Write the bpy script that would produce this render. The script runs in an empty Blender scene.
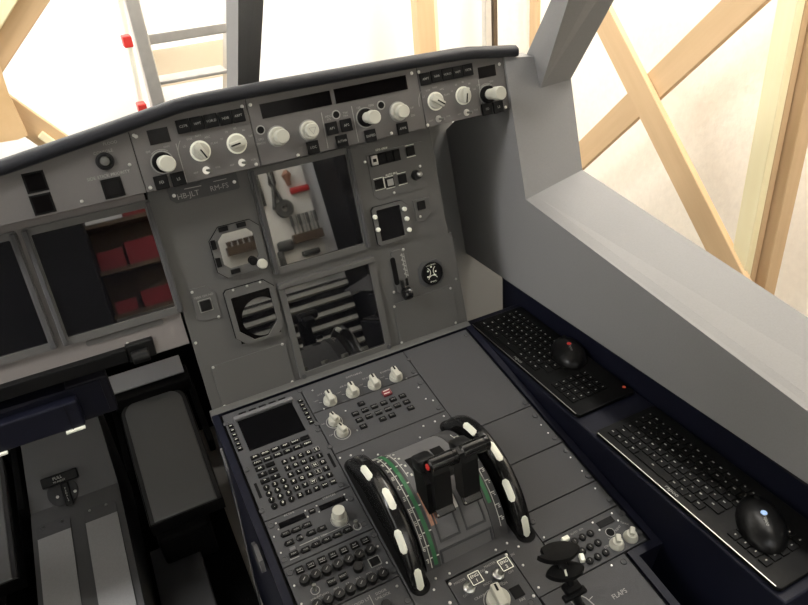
import bpy, bmesh, math, random
import numpy as np
from mathutils import Matrix, Vector
random.seed(7)
SC = bpy.context.scene
COL = SC.collection
PI = math.pi

# ------------------------------------------------------------------ camera
F_PX = 693.246
CW = np.array([-0.32687483, -1.00988589, 1.51541837])
RW = np.array([[0.8911794820803887, -0.44645933964492124, -0.08045612942934158],
               [-0.2913432577549785, -0.42731504661379904, -0.8558743816110883],
               [0.34773299653562695, 0.7861780389843432, -0.5108873203937302]])
cam_d = bpy.data.cameras.new('camera')
cam = bpy.data.objects.new('camera', cam_d)
COL.objects.link(cam)
SC.camera = cam
cam_d.sensor_width = 36
cam_d.lens = 36 * F_PX / 808
cam_d.clip_start = .02
B = RW.T @ np.diag([1, -1, -1])
m = Matrix.Identity(4)
for i in range(3):
    for j in range(3):
        m[i][j] = B[i, j]
    m[i][3] = CW[i]
cam.matrix_world = m

def ray(px):
    return RW.T @ np.array([(px[0] - 404) / F_PX, (px[1] - 302.5) / F_PX, 1.0])
def at(px, axis, val):
    d = ray(px)
    return CW + d * (val - CW[axis]) / d[axis]

# ------------------------------------------------------------------ frames
S = math.radians(10); TH = .4107
class Frame:
    def __init__(s, O, ey, ez):
        s.O, s.ex, s.ey, s.ez = np.array(O, float), np.array([1., 0, 0]), np.array(ey), np.array(ez)
        s.M = Matrix(((1, s.ey[0], s.ez[0], O[0]), (0, s.ey[1], s.ez[1], O[1]), (0, s.ey[2], s.ez[2], O[2]), (0, 0, 0, 1)))
    def uv(s, px, w=0):
        d = ray(px); Q = s.O + s.ez * w
        P = CW + d * ((Q - CW) @ s.ez) / (d @ s.ez) - Q
        return float(P @ s.ex), float(P @ s.ey)
cS, sS = math.cos(S), math.sin(S)
PED = Frame((-.248, 0, .75), (0, cS, sS), (0, -sS, cS))
a_ = TH - S
PAN = Frame((-.248, .02225666, .75392445), (0, math.sin(a_), math.cos(a_)), (0, -math.cos(a_), math.sin(a_)))
GLA = Frame((0, .07, 1.149), PAN.ey, PAN.ez)
WLD = Frame((0, 0, 0), (0, 1, 0), (0, 0, 1))

# ------------------------------------------------------------------ materials
def mat(name, col, rough=.5, metal=0., spec=.5, bump=0., scale=200., var=0., coat=0., emit=None, ior=None):
    M = bpy.data.materials.new(name); M.use_nodes = True
    nt = M.node_tree; b = nt.nodes['Principled BSDF']
    b.inputs['Base Color'].default_value = (*col, 1)
    b.inputs['Roughness'].default_value = rough
    b.inputs['Metallic'].default_value = metal
    b.inputs['Specular IOR Level'].default_value = spec
    b.inputs['Coat Weight'].default_value = coat
    if ior: b.inputs['IOR'].default_value = ior
    if emit:
        b.inputs['Emission Color'].default_value = (*col, 1); b.inputs['Emission Strength'].default_value = emit
    if bump or var:
        tc = nt.nodes.new('ShaderNodeTexCoord'); n = nt.nodes.new('ShaderNodeTexNoise')
        n.inputs['Scale'].default_value = scale; n.inputs['Detail'].default_value = 4
        nt.links.new(tc.outputs['Object'], n.inputs['Vector'])
        if bump:
            bp = nt.nodes.new('ShaderNodeBump'); bp.inputs['Strength'].default_value = bump; bp.inputs['Distance'].default_value = .002
            nt.links.new(n.outputs['Fac'], bp.inputs['Height']); nt.links.new(bp.outputs['Normal'], b.inputs['Normal'])
        if var:
            r = nt.nodes.new('ShaderNodeValToRGB')
            r.color_ramp.elements[0].position = .3; r.color_ramp.elements[1].position = .7
            r.color_ramp.elements[0].color = (*[c * (1 - var) for c in col], 1)
            r.color_ramp.elements[1].color = (*[min(1, c * (1 + var)) for c in col], 1)
            nt.links.new(n.outputs['Fac'], r.inputs['Fac']); nt.links.new(r.outputs['Color'], b.inputs['Base Color'])
    return M
def wood(name, c0, c1, stretch=(12, 12, .8)):
    M = bpy.data.materials.new(name); M.use_nodes = True
    nt = M.node_tree; b = nt.nodes['Principled BSDF']; b.inputs['Roughness'].default_value = .6
    b.inputs['Specular IOR Level'].default_value = .25
    tc = nt.nodes.new('ShaderNodeTexCoord'); mp = nt.nodes.new('ShaderNodeMapping'); n = nt.nodes.new('ShaderNodeTexNoise')
    mp.inputs['Scale'].default_value = stretch; n.inputs['Scale'].default_value = 3; n.inputs['Detail'].default_value = 6
    r = nt.nodes.new('ShaderNodeValToRGB'); r.color_ramp.elements[0].color = (*c0, 1); r.color_ramp.elements[1].color = (*c1, 1)
    r.color_ramp.elements[0].position = .3; r.color_ramp.elements[1].position = .7
    nt.links.new(tc.outputs['Object'], mp.inputs['Vector']); nt.links.new(mp.outputs['Vector'], n.inputs['Vector'])
    nt.links.new(n.outputs['Fac'], r.inputs['Fac']); nt.links.new(r.outputs['Color'], b.inputs['Base Color'])
    return M
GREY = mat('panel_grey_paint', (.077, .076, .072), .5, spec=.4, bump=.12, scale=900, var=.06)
GREYG = mat('glareshield_grey_paint', (.101, .0955, .091), .5, spec=.4, bump=.12, scale=900, var=.05)
GREYP = mat('pedestal_grey_paint', (.062, .0625, .0645), .6, spec=.12, bump=.12, scale=900, var=.05)
GREYL = mat('lighter_grey_paint', (.125, .125, .127), .6, spec=.15, bump=.1, scale=700, var=.05)
GREYD = mat('darker_grey_paint', (.062, .062, .063), .6, spec=.15, bump=.1, scale=700)
SHELL = mat('shell_grey_paint', (.222, .219, .217), .55, spec=.3, bump=.06, scale=350, var=.03)
BLACK = mat('black_plastic', (.008, .008, .008), .4, spec=.25)
BLACKM = mat('matt_black', (.005, .005, .005), .7, spec=.12)
MOUSEM = mat('satin_black', (.004, .004, .004), .32, spec=.2)
KBB = mat('keyboard_body_black', (.003, .003, .003), .45, spec=.12)
KBM = mat('keyboard_black', (.003, .003, .003), .55, spec=.12)
BLACKG = mat('glossy_black', (.008, .008, .008), .16)
KEYM = mat('key_plastic', (.006, .006, .006), .5, spec=.10)
PAD = mat('black_leather', (.012, .013, .017), .5, spec=.3, bump=.2, scale=500)
NAVY = mat('navy_paint', (.0045, .0052, .0120), .5, spec=.2, bump=.08, scale=400)
WHITE = mat('white_ink', (.62, .62, .56), .5)
DIMW = mat('faded_ink', (.26, .26, .24), .5)
CREAM = mat('cream_knob_plastic', (.44, .435, .37), .45, spec=.25)
IVORY = mat('ivory_plastic', (.78, .79, .68), .35)
STEEL = mat('steel', (.55, .55, .52), .3, metal=1)
ALU = mat('aluminium', (.62, .60, .56), .35, metal=.7, var=.05, scale=40)
GLASS = mat('screen_glass', (.004, .004, .005), .02, spec=.5, ior=2.4)
DARKW = mat('dark_window', (.0035, .003, .003), .10, spec=.07)
RED = mat('red_plastic', (.55, .03, .025), .4)
REDL = mat('red_button', (.17, .02, .028), .35)
GREEN = mat('green_scale_paint', (.02, .13, .045), .5)
PEACH = mat('faded_orange_paint', (.42, .21, .13), .6, var=.25, scale=150)
ORANGE = mat('orange_dot', (.8, .13, .06), .4)
BLUE = mat('pale_blue_dot', (.30, .48, .80), .4)
CARPET = mat('carpet', (.004, .004, .004), .95, spec=.1, bump=1, scale=600, var=.5)
WALLM = mat('stucco', (.93, .86, .75), .9, spec=.1, bump=.9, scale=45, var=.03)
WALLW = mat('white_plaster', (.88, .87, .84), .9, spec=.1, bump=.3, scale=40)
FLOORM = mat('floor_concrete', (.30, .28, .25), .7, var=.15, scale=5)
TAN = wood('pine_board', (.60, .415, .235), (.66, .465, .27))
PALE = wood('pale_lit_pine', (.88, .78, .48), (.92, .83, .55))  # pale boards, and the bright light put into the right post's colour
PLY = wood('plywood', (.66, .44, .22), (.76, .53, .29), (3, 3, 3))
CREAMP = mat('cream_board', (.82, .70, .52), .7, var=.03, scale=8)
PEDAL = mat('pedal_rubber', (.20, .20, .20), .6, bump=.15, scale=500, var=.06)
HEEL = mat('brushed_heel_plate', (.48, .48, .48), .5, metal=.15, bump=.1, scale=300, var=.05)
BARM = mat('light_grey_bar', (.62, .63, .66), .5)
TOOLM = mat('tool_board_white', (.90, .87, .77), .6, var=.03, scale=6)
SLATM = mat('slat_cream', (.30, .29, .255), .5)
VOID = mat('unlit_screen', (.0025, .0025, .003), .35, spec=.05)
DARKC = mat('dark_cabinet', (.006, .006, .007), .6, spec=.2)
TOOLD = mat('tool_dark_steel', (.10, .10, .09), .4, metal=.4)
REDD = mat('dark_red_plastic', (.20, .008, .013), .5)
GREYC = mat('pilot_panel_paler_grey', (.158, .145, .138), .5, spec=.4, bump=.12, scale=900, var=.05)  # paler, warmer grey than the centre instrument panel
BROWN = mat('brown_wood', (.10, .065, .035), .6, var=.2, scale=10)

# ------------------------------------------------------------------ mesh building
OFFS = {}
class MB:
    """collects shapes in frame coordinates, minus the thing's own origin"""
    def __init__(s, T=None):
        s.bm = bmesh.new(); s.o = Vector(OFFS.get(T.name, (0, 0, 0))) if T is not None else Vector((0, 0, 0))
    def _tr(s, vs, R=None, c=(0, 0, 0)):
        for v in vs:
            co = v.co if R is None else R @ v.co
            v.co = co + Vector(c) - s.o
    def box(s, c, d, rot=None, bev=0., seg=2):
        r = bmesh.ops.create_cube(s.bm, size=1); vs = r['verts']
        for v in vs: v.co = Vector((v.co.x * d[0], v.co.y * d[1], v.co.z * d[2]))
        if bev:
            es = list({e for v in vs for e in v.link_edges})
            r = bmesh.ops.bevel(s.bm, geom=es + vs, offset=bev, segments=seg, profile=.5, affect='EDGES', clamp_overlap=True)
            vs = list(set(r['verts']) | {v for f in r['faces'] for v in f.verts} | set(v for v in vs if v.is_valid))
        s._tr(vs, rot, c); return s
    def prism(s, poly, w0, w1, bev=0.):
        vs = [s.bm.verts.new((p[0], p[1], w0)) for p in poly]
        a = sum(poly[i][0] * poly[(i + 1) % len(poly)][1] - poly[(i + 1) % len(poly)][0] * poly[i][1] for i in range(len(poly)))
        f = s.bm.faces.new(vs if a < 0 else vs[::-1])
        r = bmesh.ops.extrude_face_region(s.bm, geom=[f])
        top = [v for v in r['geom'] if isinstance(v, bmesh.types.BMVert)]
        for v in top: v.co.z = w1
        allv = vs + top
        if bev:
            ts = set(top); es = [e for v in top for e in v.link_edges if e.verts[0] in ts and e.verts[1] in ts]
            r = bmesh.ops.bevel(s.bm, geom=list(set(es)), offset=bev, segments=2, profile=.5, affect='EDGES', clamp_overlap=True)
            allv = [v for v in allv if v.is_valid] + [v for f in r['faces'] for v in f.verts]
        s._tr(list(set(allv))); return s
    def rect(s, u0, v0, u1, v1, w0, w1, bev=0.):
        return s.prism([(u0, v0), (u1, v0), (u1, v1), (u0, v1)], w0, w1, bev)
    def ring(s, outer, inner, w0, w1):
        """frame between two loops with the same vertex count"""
        n = len(outer); L = []
        for poly, w in ((outer, w1), (inner, w1), (inner, w0), (outer, w0)):
            L.append([s.bm.verts.new((p[0], p[1], w)) for p in poly])
        for k in range(4):
            A, Bq = L[k], L[(k + 1) % 4]
            for i in range(n):
                j = (i + 1) % n
                s.bm.faces.new((A[i], A[j], Bq[j], Bq[i]))
        s._tr([v for l in L for v in l]); return s
    def lathe(s, prof, c, axis=(0, 0, 1), seg=24, cap=True):
        q = Vector((0, 0, 1)).rotation_difference(Vector(axis).normalized()).to_matrix()
        rings = []
        for r, z in prof:
            rings.append([s.bm.verts.new((r * math.cos(2 * PI * k / seg), r * math.sin(2 * PI * k / seg), z)) for k in range(seg)])
        for a, b in zip(rings, rings[1:]):
            for k in range(seg):
                s.bm.faces.new((a[k], a[(k + 1) % seg], b[(k + 1) % seg], b[k]))
        if cap:
            s.bm.faces.new(rings[0][::-1]); s.bm.faces.new(rings[-1])
        s._tr([v for l in rings for v in l], q, c); return s
    def cyl(s, c, r, h, axis=(0, 0, 1), seg=20, r2=None):
        r2 = r if r2 is None else r2
        return s.lathe([(r, 0), (r2, h)], c, axis, seg)
    def tube(s, path, r, seg=10, sx=1., sz=1.):
        P = [Vector(p) for p in path]; rings = []
        up = Vector((0, 0, 1))
        for i, pt in enumerate(P):
            d = (P[min(i + 1, len(P) - 1)] - P[max(i - 1, 0)]).normalized()
            a = d.cross(up)
            a = a.normalized() if a.length > 1e-4 else Vector((1, 0, 0))
            b = a.cross(d).normalized()
            rr = r[i] if isinstance(r, (list, tuple)) else r
            rings.append([s.bm.verts.new(pt + a * (rr * sx * math.cos(2 * PI * k / seg)) + b * (rr * sz * math.sin(2 * PI * k / seg))) for k in range(seg)])
        for A, Bq in zip(rings, rings[1:]):
            for k in range(seg):
                s.bm.faces.new((A[k], A[(k + 1) % seg], Bq[(k + 1) % seg], Bq[k]))
        s.bm.faces.new(rings[0][::-1]); s.bm.faces.new(rings[-1])
        s._tr([v for l in rings for v in l]); return s
    def line(s, a, b, w, wd=.0006, t=.0003):
        a, b = Vector((*a, 0)), Vector((*b, 0)); d = b - a
        R = Matrix.Rotation(math.atan2(d.y, d.x), 3, 'Z')
        c = (a + b) / 2
        return s.box((c.x, c.y, w), (d.length, wd, t), R)
    def frame(s, u0, v0, u1, v1, w, wd=.0008):
        for p, q in (((u0, v0), (u1, v0)), ((u1, v0), (u1, v1)), ((u1, v1), (u0, v1)), ((u0, v1), (u0, v0))): s.line(p, q, w, wd)
        return s
    def arc(s, c, r, a0, a1, w, wd=.0007, n=14):
        pts = [(c[0] + r * math.cos(math.radians(a0 + (a1 - a0) * k / n)), c[1] + r * math.sin(math.radians(a0 + (a1 - a0) * k / n))) for k in range(n + 1)]
        for p, q in zip(pts, pts[1:]): s.line(p, q, w, wd)
        return s
    def text(s, body, uvp, w, size, rot=0., align='CENTER', R3=None):
        c = bpy.data.curves.new('t', 'FONT'); c.body = body; c.size = size; c.align_x = align; c.align_y = 'CENTER'; c.resolution_u = 2
        o = bpy.data.objects.new('t', c)
        me = o.to_mesh(); b2 = bmesh.new(); b2.from_mesh(me); o.to_mesh_clear()
        R = R3 if R3 is not None else Matrix.Rotation(rot, 3, 'Z')
        mp = {}
        for v in b2.verts: mp[v] = s.bm.verts.new(R @ v.co + Vector((uvp[0], uvp[1], w)) - s.o)
        for f in b2.faces:
            try: s.bm.faces.new([mp[v] for v in f.verts])
            except ValueError: pass
        b2.free(); bpy.data.objects.remove(o); bpy.data.curves.remove(c); return s
    def obj(s, name, material, parent=None, smooth=None, F=None):
        bmesh.ops.recalc_face_normals(s.bm, faces=[f for f in s.bm.faces if len(f.edges) > 0]) if smooth != 'raw' else None
        me = bpy.data.meshes.new(name); s.bm.to_mesh(me); s.bm.free()
        me.materials.append(material)
        if smooth is True or (isinstance(smooth, (int, float)) and smooth is not False and smooth):
            for p in me.polygons: p.use_smooth = True
            try: me.set_sharp_from_angle(angle=math.radians(40 if smooth is True else smooth))
            except Exception: pass
        o = bpy.data.objects.new(name, me); COL.objects.link(o)
        if parent is not None: o.parent = parent
        elif F is not None: o.matrix_world = F.M
        return o
def setp(o, label, cat, group=None, kind=None):
    if label: o['label'] = label
    if cat: o['category'] = cat
    if group: o['group'] = group
    if kind: o['kind'] = kind
    return o
def thing(name, label, cat, F, o=(0, 0, 0), group=None):
    e = bpy.data.objects.new(name, None); COL.objects.link(e); e.empty_display_size = .02
    e.matrix_world = F.M @ Matrix.Translation(o)
    setp(e, label, cat, group); OFFS[e.name] = o
    return e
def part(name, src, parent, loc, rotz=0., material=None, scale=None):
    """another object sharing src's mesh, placed in the parent's frame coordinates"""
    c = src.copy(); COL.objects.link(c); c.name = name; c.parent = parent
    o = OFFS.get(parent.name, (0, 0, 0))
    c.location = Vector(loc) - Vector(o); c.rotation_euler = (0, 0, rotz)
    if scale: c.scale = scale
    return c
PROTO = {}
def proto(key, fn, material, smooth=True):
    if key not in PROTO:
        b = MB(); fn(b)
        bmesh.ops.recalc_face_normals(b.bm, faces=b.bm.faces)
        me = bpy.data.meshes.new(key); b.bm.to_mesh(me); b.bm.free(); me.materials.append(material)
        if smooth:
            for p in me.polygons: p.use_smooth = True
            me.set_sharp_from_angle(angle=math.radians(35))
        PROTO[key] = me
    return PROTO[key]
def put(name, me, parent, loc, rotz=0., scale=None, local=False):
    c = bpy.data.objects.new(name, me); COL.objects.link(c); c.parent = parent
    o = (0, 0, 0) if local else OFFS.get(parent.name, (0, 0, 0))
    c.location = Vector(loc) - Vector(o); c.rotation_euler = (0, 0, rotz)
    if scale: c.scale = scale
    return c
PT = .004   # plate thickness

def screws(T, F, pxs, w=PT, r=.0026):
    me = proto('screw%.4f' % r, lambda b: b.lathe([(r, 0), (r, .0006), (r * .6, .0011)], (0, 0, 0), seg=10), STEEL)
    for q in pxs:
        u, v = F.uv(q, w) if not isinstance(q[0], float) or abs(q[0]) > 3 else q
        put('screw', me, T, (u, v, w))
def sq(b, s, h, bev): b.box((0, 0, h / 2), (s, s, h), bev=bev)
def button(T, F, px, s=.019, h=.004, w=PT, name='button', ss=None):
    u, v = F.uv(px, w)
    sv = ss or s
    me = proto('btn%.4f_%.4f_%.4f' % (s, sv, h), lambda b: b.box((0, 0, h / 2), (s, sv, h), bev=.001), KEYM, False)
    put(name, me, T, (u, v, w)); return u, v

# ================================================================== ROOM
def struct(name, b, m, F=None):
    o = b.obj(name, m, None, F=F); o['kind'] = 'structure'; return o
XR, YF, YB, XL, ZC = 1.50, 1.85, -2.6, -2.4, 2.75

struct('floor', MB().box(((XR + XL) / 2, (YF + YB) / 2, -.05), (XR - XL + .3, YF - YB + .3, .1)), FLOORM)
struct('ceiling', MB().box(((XR + XL) / 2, (YF + YB) / 2, ZC + .05), (XR - XL + .3, YF - YB + .3, .1)), WALLW)
struct('wall_front', MB().box(((XR + XL) / 2, YF + .05, ZC / 2), (XR - XL + .2, .1, ZC)), WALLW)
struct('wall_right', MB().box((XR + .05, (YF + YB) / 2, ZC / 2), (.1, YF - YB, ZC)), WALLM)
struct('wall_left', MB().box((XL - .05, (YF + YB) / 2, ZC / 2), (.1, YF - YB, ZC)), WALLW)
struct('wall_back', MB().box(((XR + XL) / 2, YB - .05, ZC / 2), (XR - XL + .2, .1, ZC)), WALLW)

def board(name, p0, p1, width, thick, n, m, label, cat, group=None):
    p0, p1, n = Vector(p0), Vector(p1), Vector(n).normalized()
    d = (p1 - p0); L = d.length; d.normalize(); s = n.cross(d).normalized(); n = d.cross(s)
    o = MB().box((0, 0, 0), (width, thick, L), bev=.002, seg=1).obj(name, m)
    R = Matrix((s, n, d)).transposed().to_4x4(); R.translation = (p0 + p1) / 2
    o.matrix_world = R
    return setp(o, label, cat, group)
XF = 1.2
def rf(px, x=XF): return at(px, 0, x)
# crossed braces on the right
a, b_ = rf((606, 22)), rf((742, 292)); d = b_ - a
board('brace', a - d * .25, b_ + d * .2, .085, .02, (1, 0, 0), TAN, 'tan wooden brace sloping down from the dark pillar, in front of the stucco wall', 'brace')
a, b_ = rf((575, 162), XF + .022), rf((751, -5), XF + .022); d = b_ - a
board('brace', a - d * .15, b_ + d * .3, .085, .02, (1, 0, 0), TAN, 'tan wooden brace rising away from the window sill, behind the other brace', 'brace')
def vpost(px, x, dy, dx, m, label, z0=0, z1=2.3):
    p = rf(px, x)
    board('wooden_post', (x + dx / 2, p[1] - dy / 2, z0), (x + dx / 2, p[1] - dy / 2, z1), dy, dx, (1, 0, 0), m, label, 'post')
vpost((752, 140), 1.2, .052, .028, PALE, 'upright wooden post coloured pale yellow as brightly lit, right of the crossed braces')  # pale colour stands in for the strong light on this post's face
vpost((765, 140), 1.231, .036, .024, TAN, 'tan upright post fixed tight behind the post coloured as lit')
vpost((778, 140), 1.26, .05, .05, TAN, 'rearmost tan upright post of the bundle right of the crossed braces')
# front frame
YP = 1.5
def ff(px, y=YP): return at(px, 1, y)
p = ff((424, 30)); board('wooden_post', (p[0] + .0, YP, 0), (p[0] + .0, YP, 2.3), .075, .05, (0, 1, 0), TAN, 'tan upright wooden post seen above the right half of the centre autopilot panel', 'post')
p = ff((434.5, 30)); board('wooden_post', (p[0] + .003, YP + .015, 0), (p[0] + .003, YP + .015, 2.3), .022, .05, (0, 1, 0), PALE, 'thin pale strip screwed along the edge of the tan upright above the autopilot panel', 'post')
p = ff((500, 20)); board('metal_post', (p[0], YP + .1, 0), (p[0], YP + .1, 2.3), .03, .03, (0, 1, 0), ALU, 'slim pale metal upright against the white wall near the right end of the glareshield', 'post')
p = ff((507.5, 20)); board('wooden_post', (p[0], YP + .1, 0), (p[0], YP + .1, 2.3), .018, .03, (0, 1, 0), BROWN, 'slim brown upright beside the pale metal upright', 'post')
p = ff((538, 10)); board('wooden_post', (p[0] + .02, YP, 0), (p[0] + .02, YP, 2.3), .09, .05, (0, 1, 0), TAN, 'tan upright post half hidden behind the grey window pillar', 'post')
# left timbers
YT = 1.35
def lf(px, y=YT): return Vector(at(px, 1, y))
a, b_ = lf((47, -20)), lf((-3, 56)); d = (b_ - a)
board('brace', a - d * .5 + Vector((-.03, 0, -.02)), b_ + d * .25 + Vector((-.03, 0, -.02)), .075, .03, (0, 1, 0), TAN, 'tan timber sloping across the upper left corner', 'brace')
a, b_ = lf((15, -20), YT - .02), lf((-25, 45), YT - .02); d = (b_ - a)
board('brace', a - d * .6, b_ + d * .3, .06, .06, (.3, 1, .2), PALE, 'pale thick timber in front of the tan sloping one, upper left corner', 'brace')
a, b_ = lf((-8, 98)), lf((70, 152)); d = (b_ - a)
board('brace', a - d * .4, b_ + d * .6, .075, .03, (0, 1, 0), TAN, 'tan timber dropping behind the glareshield from the plywood sheet', 'brace')
a, b_ = lf((40, 134), YT - .025), lf((80, 163), YT - .025); d = b_ - a
board('batten', a, b_ + d * .3, .022, .022, (0, 1, 0), PALE, 'short pale batten screwed on the timber dropping behind the glareshield', 'batten')
pl = [lf(q, YT - .05) for q in [(-60, 60), (0, 66), (8, 92), (28, 135), (18, 139), (-50, 150)]]
o = MB().prism([(q.x, q.z) for q in pl], 0, .018).obj('plywood_sheet', PLY)
o.matrix_world = Matrix(((1, 0, 0, 0), (0, 0, -1, YT - .04), (0, 1, 0, 0), (0, 0, 0, 1)))
setp(o, 'tan plywood sheet fixed to the timber frame at the far left', 'plywood')

# step ladder
YLD = 1.25
L = thing('stepladder', 'aluminium stepladder with red clips standing before the white wall', 'ladder', WLD, (.05, YLD, 0))
def ly(px, y=YLD): return Vector(at(px, 1, y))
def rail(b, pa, pb, w, t, y):
    A, Bq = ly(pa, y), ly(pb, y); d = Bq - A; A = A - d * .9; Bq = A + d * ((A.z - .0) / max(1e-3, -d.z)) if d.z < 0 else Bq
    d = (Bq - A); Ln = d.length; d.normalize(); n = Vector((0, -1, 0)); sv = n.cross(d).normalized(); n = d.cross(sv)
    R = Matrix((sv, n, d)).transposed()
    b.box((A + Bq) / 2, (w, t, Ln), R, bev=.004)
b = MB(L); rail(b, (131, 0), (158, 105), .040, .06, YLD); b.obj('rail', ALU, L)
b = MB(L); rail(b, (231, 0), (230, 90), .034, .06, YLD + .02); b.obj('rail', ALU, L)
b = MB(L); rail(b, (120, 0), (141, 105), .016, .03, YLD + .25); b.obj('rear_rail', IVORY, L)
for yy, px0, px1, th_, dp in ((0, (147, 37), (226, 29), .03, .09), (.02, (158, 81), (227, 72), .012, .09)):
    A, Bq = ly(px0), ly(px1); A.z = Bq.z = (A.z + Bq.z) / 2
    MB(L).box((A + Bq) / 2 + Vector((0, .03, 0)), ((Bq - A).length, dp, th_), bev=.003).obj('tread', ALU, L)
A, Bq = ly((150, 50), YLD + .3), ly((227, 75), YLD + .3)
MB(L).box(((A.x + Bq.x) / 2, YLD + .3, (A.z + Bq.z) / 2), (abs(Bq.x - A.x) + .05, .012, abs(A.z - Bq.z)), bev=.002).obj('shelf_board', CREAMP, L)
for q in ((127, 41), (142, 108)):
    c = ly(q, YLD + .2); MB(L).box(c, (.028, .05, .035), bev=.004).obj('clip', RED, L)

# ------------------------------------------------------------------ things behind the viewer that show in the screens
TW = thing('tool_board', 'white tool board hung with tools, mirrored in the upper centre screen', 'tool board', WLD, (.36, YB + .02, .9))
MB(TW).box((.33, YB + .02, 1.32), (.82, .03, .94)).obj('panel', TOOLM, TW)
def hang(name, label, cat, fn, m, x, z):
    b = MB(); fn(b); o = b.obj(name, m, smooth=True); o.location = (x, YB + .047, z); return setp(o, label, cat)
hang('pliers', 'dark pliers hanging at the top of the white tool board', 'pliers', lambda b: (b.tube([(-.01, 0, .12), (-.012, 0, .02), (.0, 0, -.0), (.03, 0, -.12)], .011), b.tube([(.012, 0, .12), (.012, 0, .02), (0, 0, 0), (-.03, 0, -.12)], .011)), TOOLD, .55, 1.40)
hang('file', 'long dark file hanging beside the pliers on the tool board', 'file', lambda b: b.box((0, 0, 0), (.03, .01, .22), bev=.003), TOOLD, .47, 1.42)
hang('tape_roll', 'round dark roll hanging in the middle of the tool board', 'roll', lambda b: b.lathe([(.018, -.02), (.05, -.02), (.05, .02), (.018, .02)], (0, 0, 0), (0, 1, 0), cap=False), TOOLD, .575, 1.27)
hang('stapler', 'red handled stapler hanging high on the tool board', 'stapler', lambda b: b.box((0, 0, 0), (.11, .03, .035), bev=.008), RED, .69, 1.355)
hang('lamp_bulb', 'small yellowish bulb hanging near the red stapler', 'bulb', lambda b: b.lathe([(.012, -.04), (.016, -.01), (.028, .02), (.01, .045)], (0, 0, 0)), PEACH, .64, 1.43)
rk = thing('tool_rack', 'brown rack of screwdrivers on the white tool board', 'rack', WLD, (.66, YB + .06, 1.09))
MB(rk).box((.655, YB + .07, 1.09), (.17, .06, .05), bev=.003).obj('shelf', BROWN, rk)
for k in range(7):
    o = MB().tube([(0, 0, -.05), (0, 0, .03)], .005).tube([(0, 0, .03), (0, 0, .09)], .009).obj('screwdriver', STEEL if k % 2 else TOOLD, smooth=True)
    o.location = (.588 + k * .023, YB + .075, 1.13); setp(o, 'steel shafted screwdriver standing in the brown rack', 'screwdriver', 'screwdrivers in the brown rack')
rk = thing('tool_rack', 'long dark toothed rack low on the white tool board', 'rack', WLD, (.30, YB + .06, 1.12))
MB(rk).box((.30, YB + .07, 1.12), (.20, .05, .045)).obj('shelf', BROWN, rk)
for k in range(6):
    MB(rk).lathe([(.011, 0), (.015, .03)], (.22 + k * .032, YB + .07, 1.142)).obj('peg', BROWN, rk)
hang('hand_drill', 'dark hand drill hanging low on the tool board', 'drill', lambda b: (b.box((0, 0, 0), (.09, .05, .06), bev=.015), b.box((-.04, 0, -.08), (.035, .04, .12), bev=.01)), TOOLD, .52, 1.07)
hang('nail_tray', 'small dark tray under the screwdriver rack', 'tray', lambda b: b.box((0, 0, 0), (.1, .05, .03), bev=.006), TOOLD, .65, 1.0)
LV = thing('louvred_cabinet', 'cream louvred cabinet below the tool board, mirrored in the lower centre screen', 'cabinet', WLD, (.5, YB + .2, 0))
MB(LV).box((.445, YB + .10, .41), (.65, .16, .80)).obj('body', DARKC, LV)
for k in range(7):
    MB(LV).box((.45, YB + .20, .785 - k * .066), (.62, .03, .024), Matrix.Rotation(.4, 3, 'X')).obj('slat', SLATM, LV)
o = MB().box((1.13, YB + .22, 1.0), (.64, .4, 2.0), bev=.01).obj('tall_dark_box', DARKC); setp(o, 'tall black cabinet beside the tool board, a dark area in the screens', 'cabinet')
o = MB().box((-1.0, YB + .22, 1.0), (1.14, .4, 2.0), bev=.01).obj('tall_dark_box', DARKC); setp(o, 'wide black box left of the red shelf, added as a viewer silhouette for the left screens', 'cabinet')  # unseen box added for the viewer's dark silhouette in the left screens
SHF = thing('wall_shelf', 'brown wall shelf holding red bins, mirrored in the left screens', 'shelf', WLD, (-.27, YB + .12, 1.0))
for z in (.95, 1.17, 1.40): MB(SHF).box((-.26, YB + .12, z), (.34, .24, .02)).obj('shelf_board', BROWN, SHF)
MB(SHF).box((-.26, YB + .01, 1.17), (.34, .02, .46)).obj('back_panel', BROWN, SHF)
for x, z, w, h, lb in ((-.36, 1.225, .12, .09, 'red bin on the middle shelf board, nearer the black box'), (-.20, 1.235, .17, .11, 'wider red bin on the middle shelf board'), (-.18, 1.46, .14, .1, 'red bin on the top shelf board'),
                       (-.36, .99, .1, .06, 'small red bin on the lowest shelf board'), (-.2, 1.0, .16, .08, 'larger red bin on the lowest shelf board')):
    o = MB().prism([(-w / 2, 0), (w / 2, 0), (w / 2, h), (w / 2 - .02, h), (-w / 2 + .02, h), (-w / 2, h)], -.08, .08).obj('storage_bin', REDD)
    o.matrix_world = Matrix(((1, 0, 0, x), (0, 0, 1, YB + .15), (0, 1, 0, z - h / 2 + .001), (0, 0, 0, 1))); setp(o, lb, 'bin', 'red bins on the wall shelf')

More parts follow.
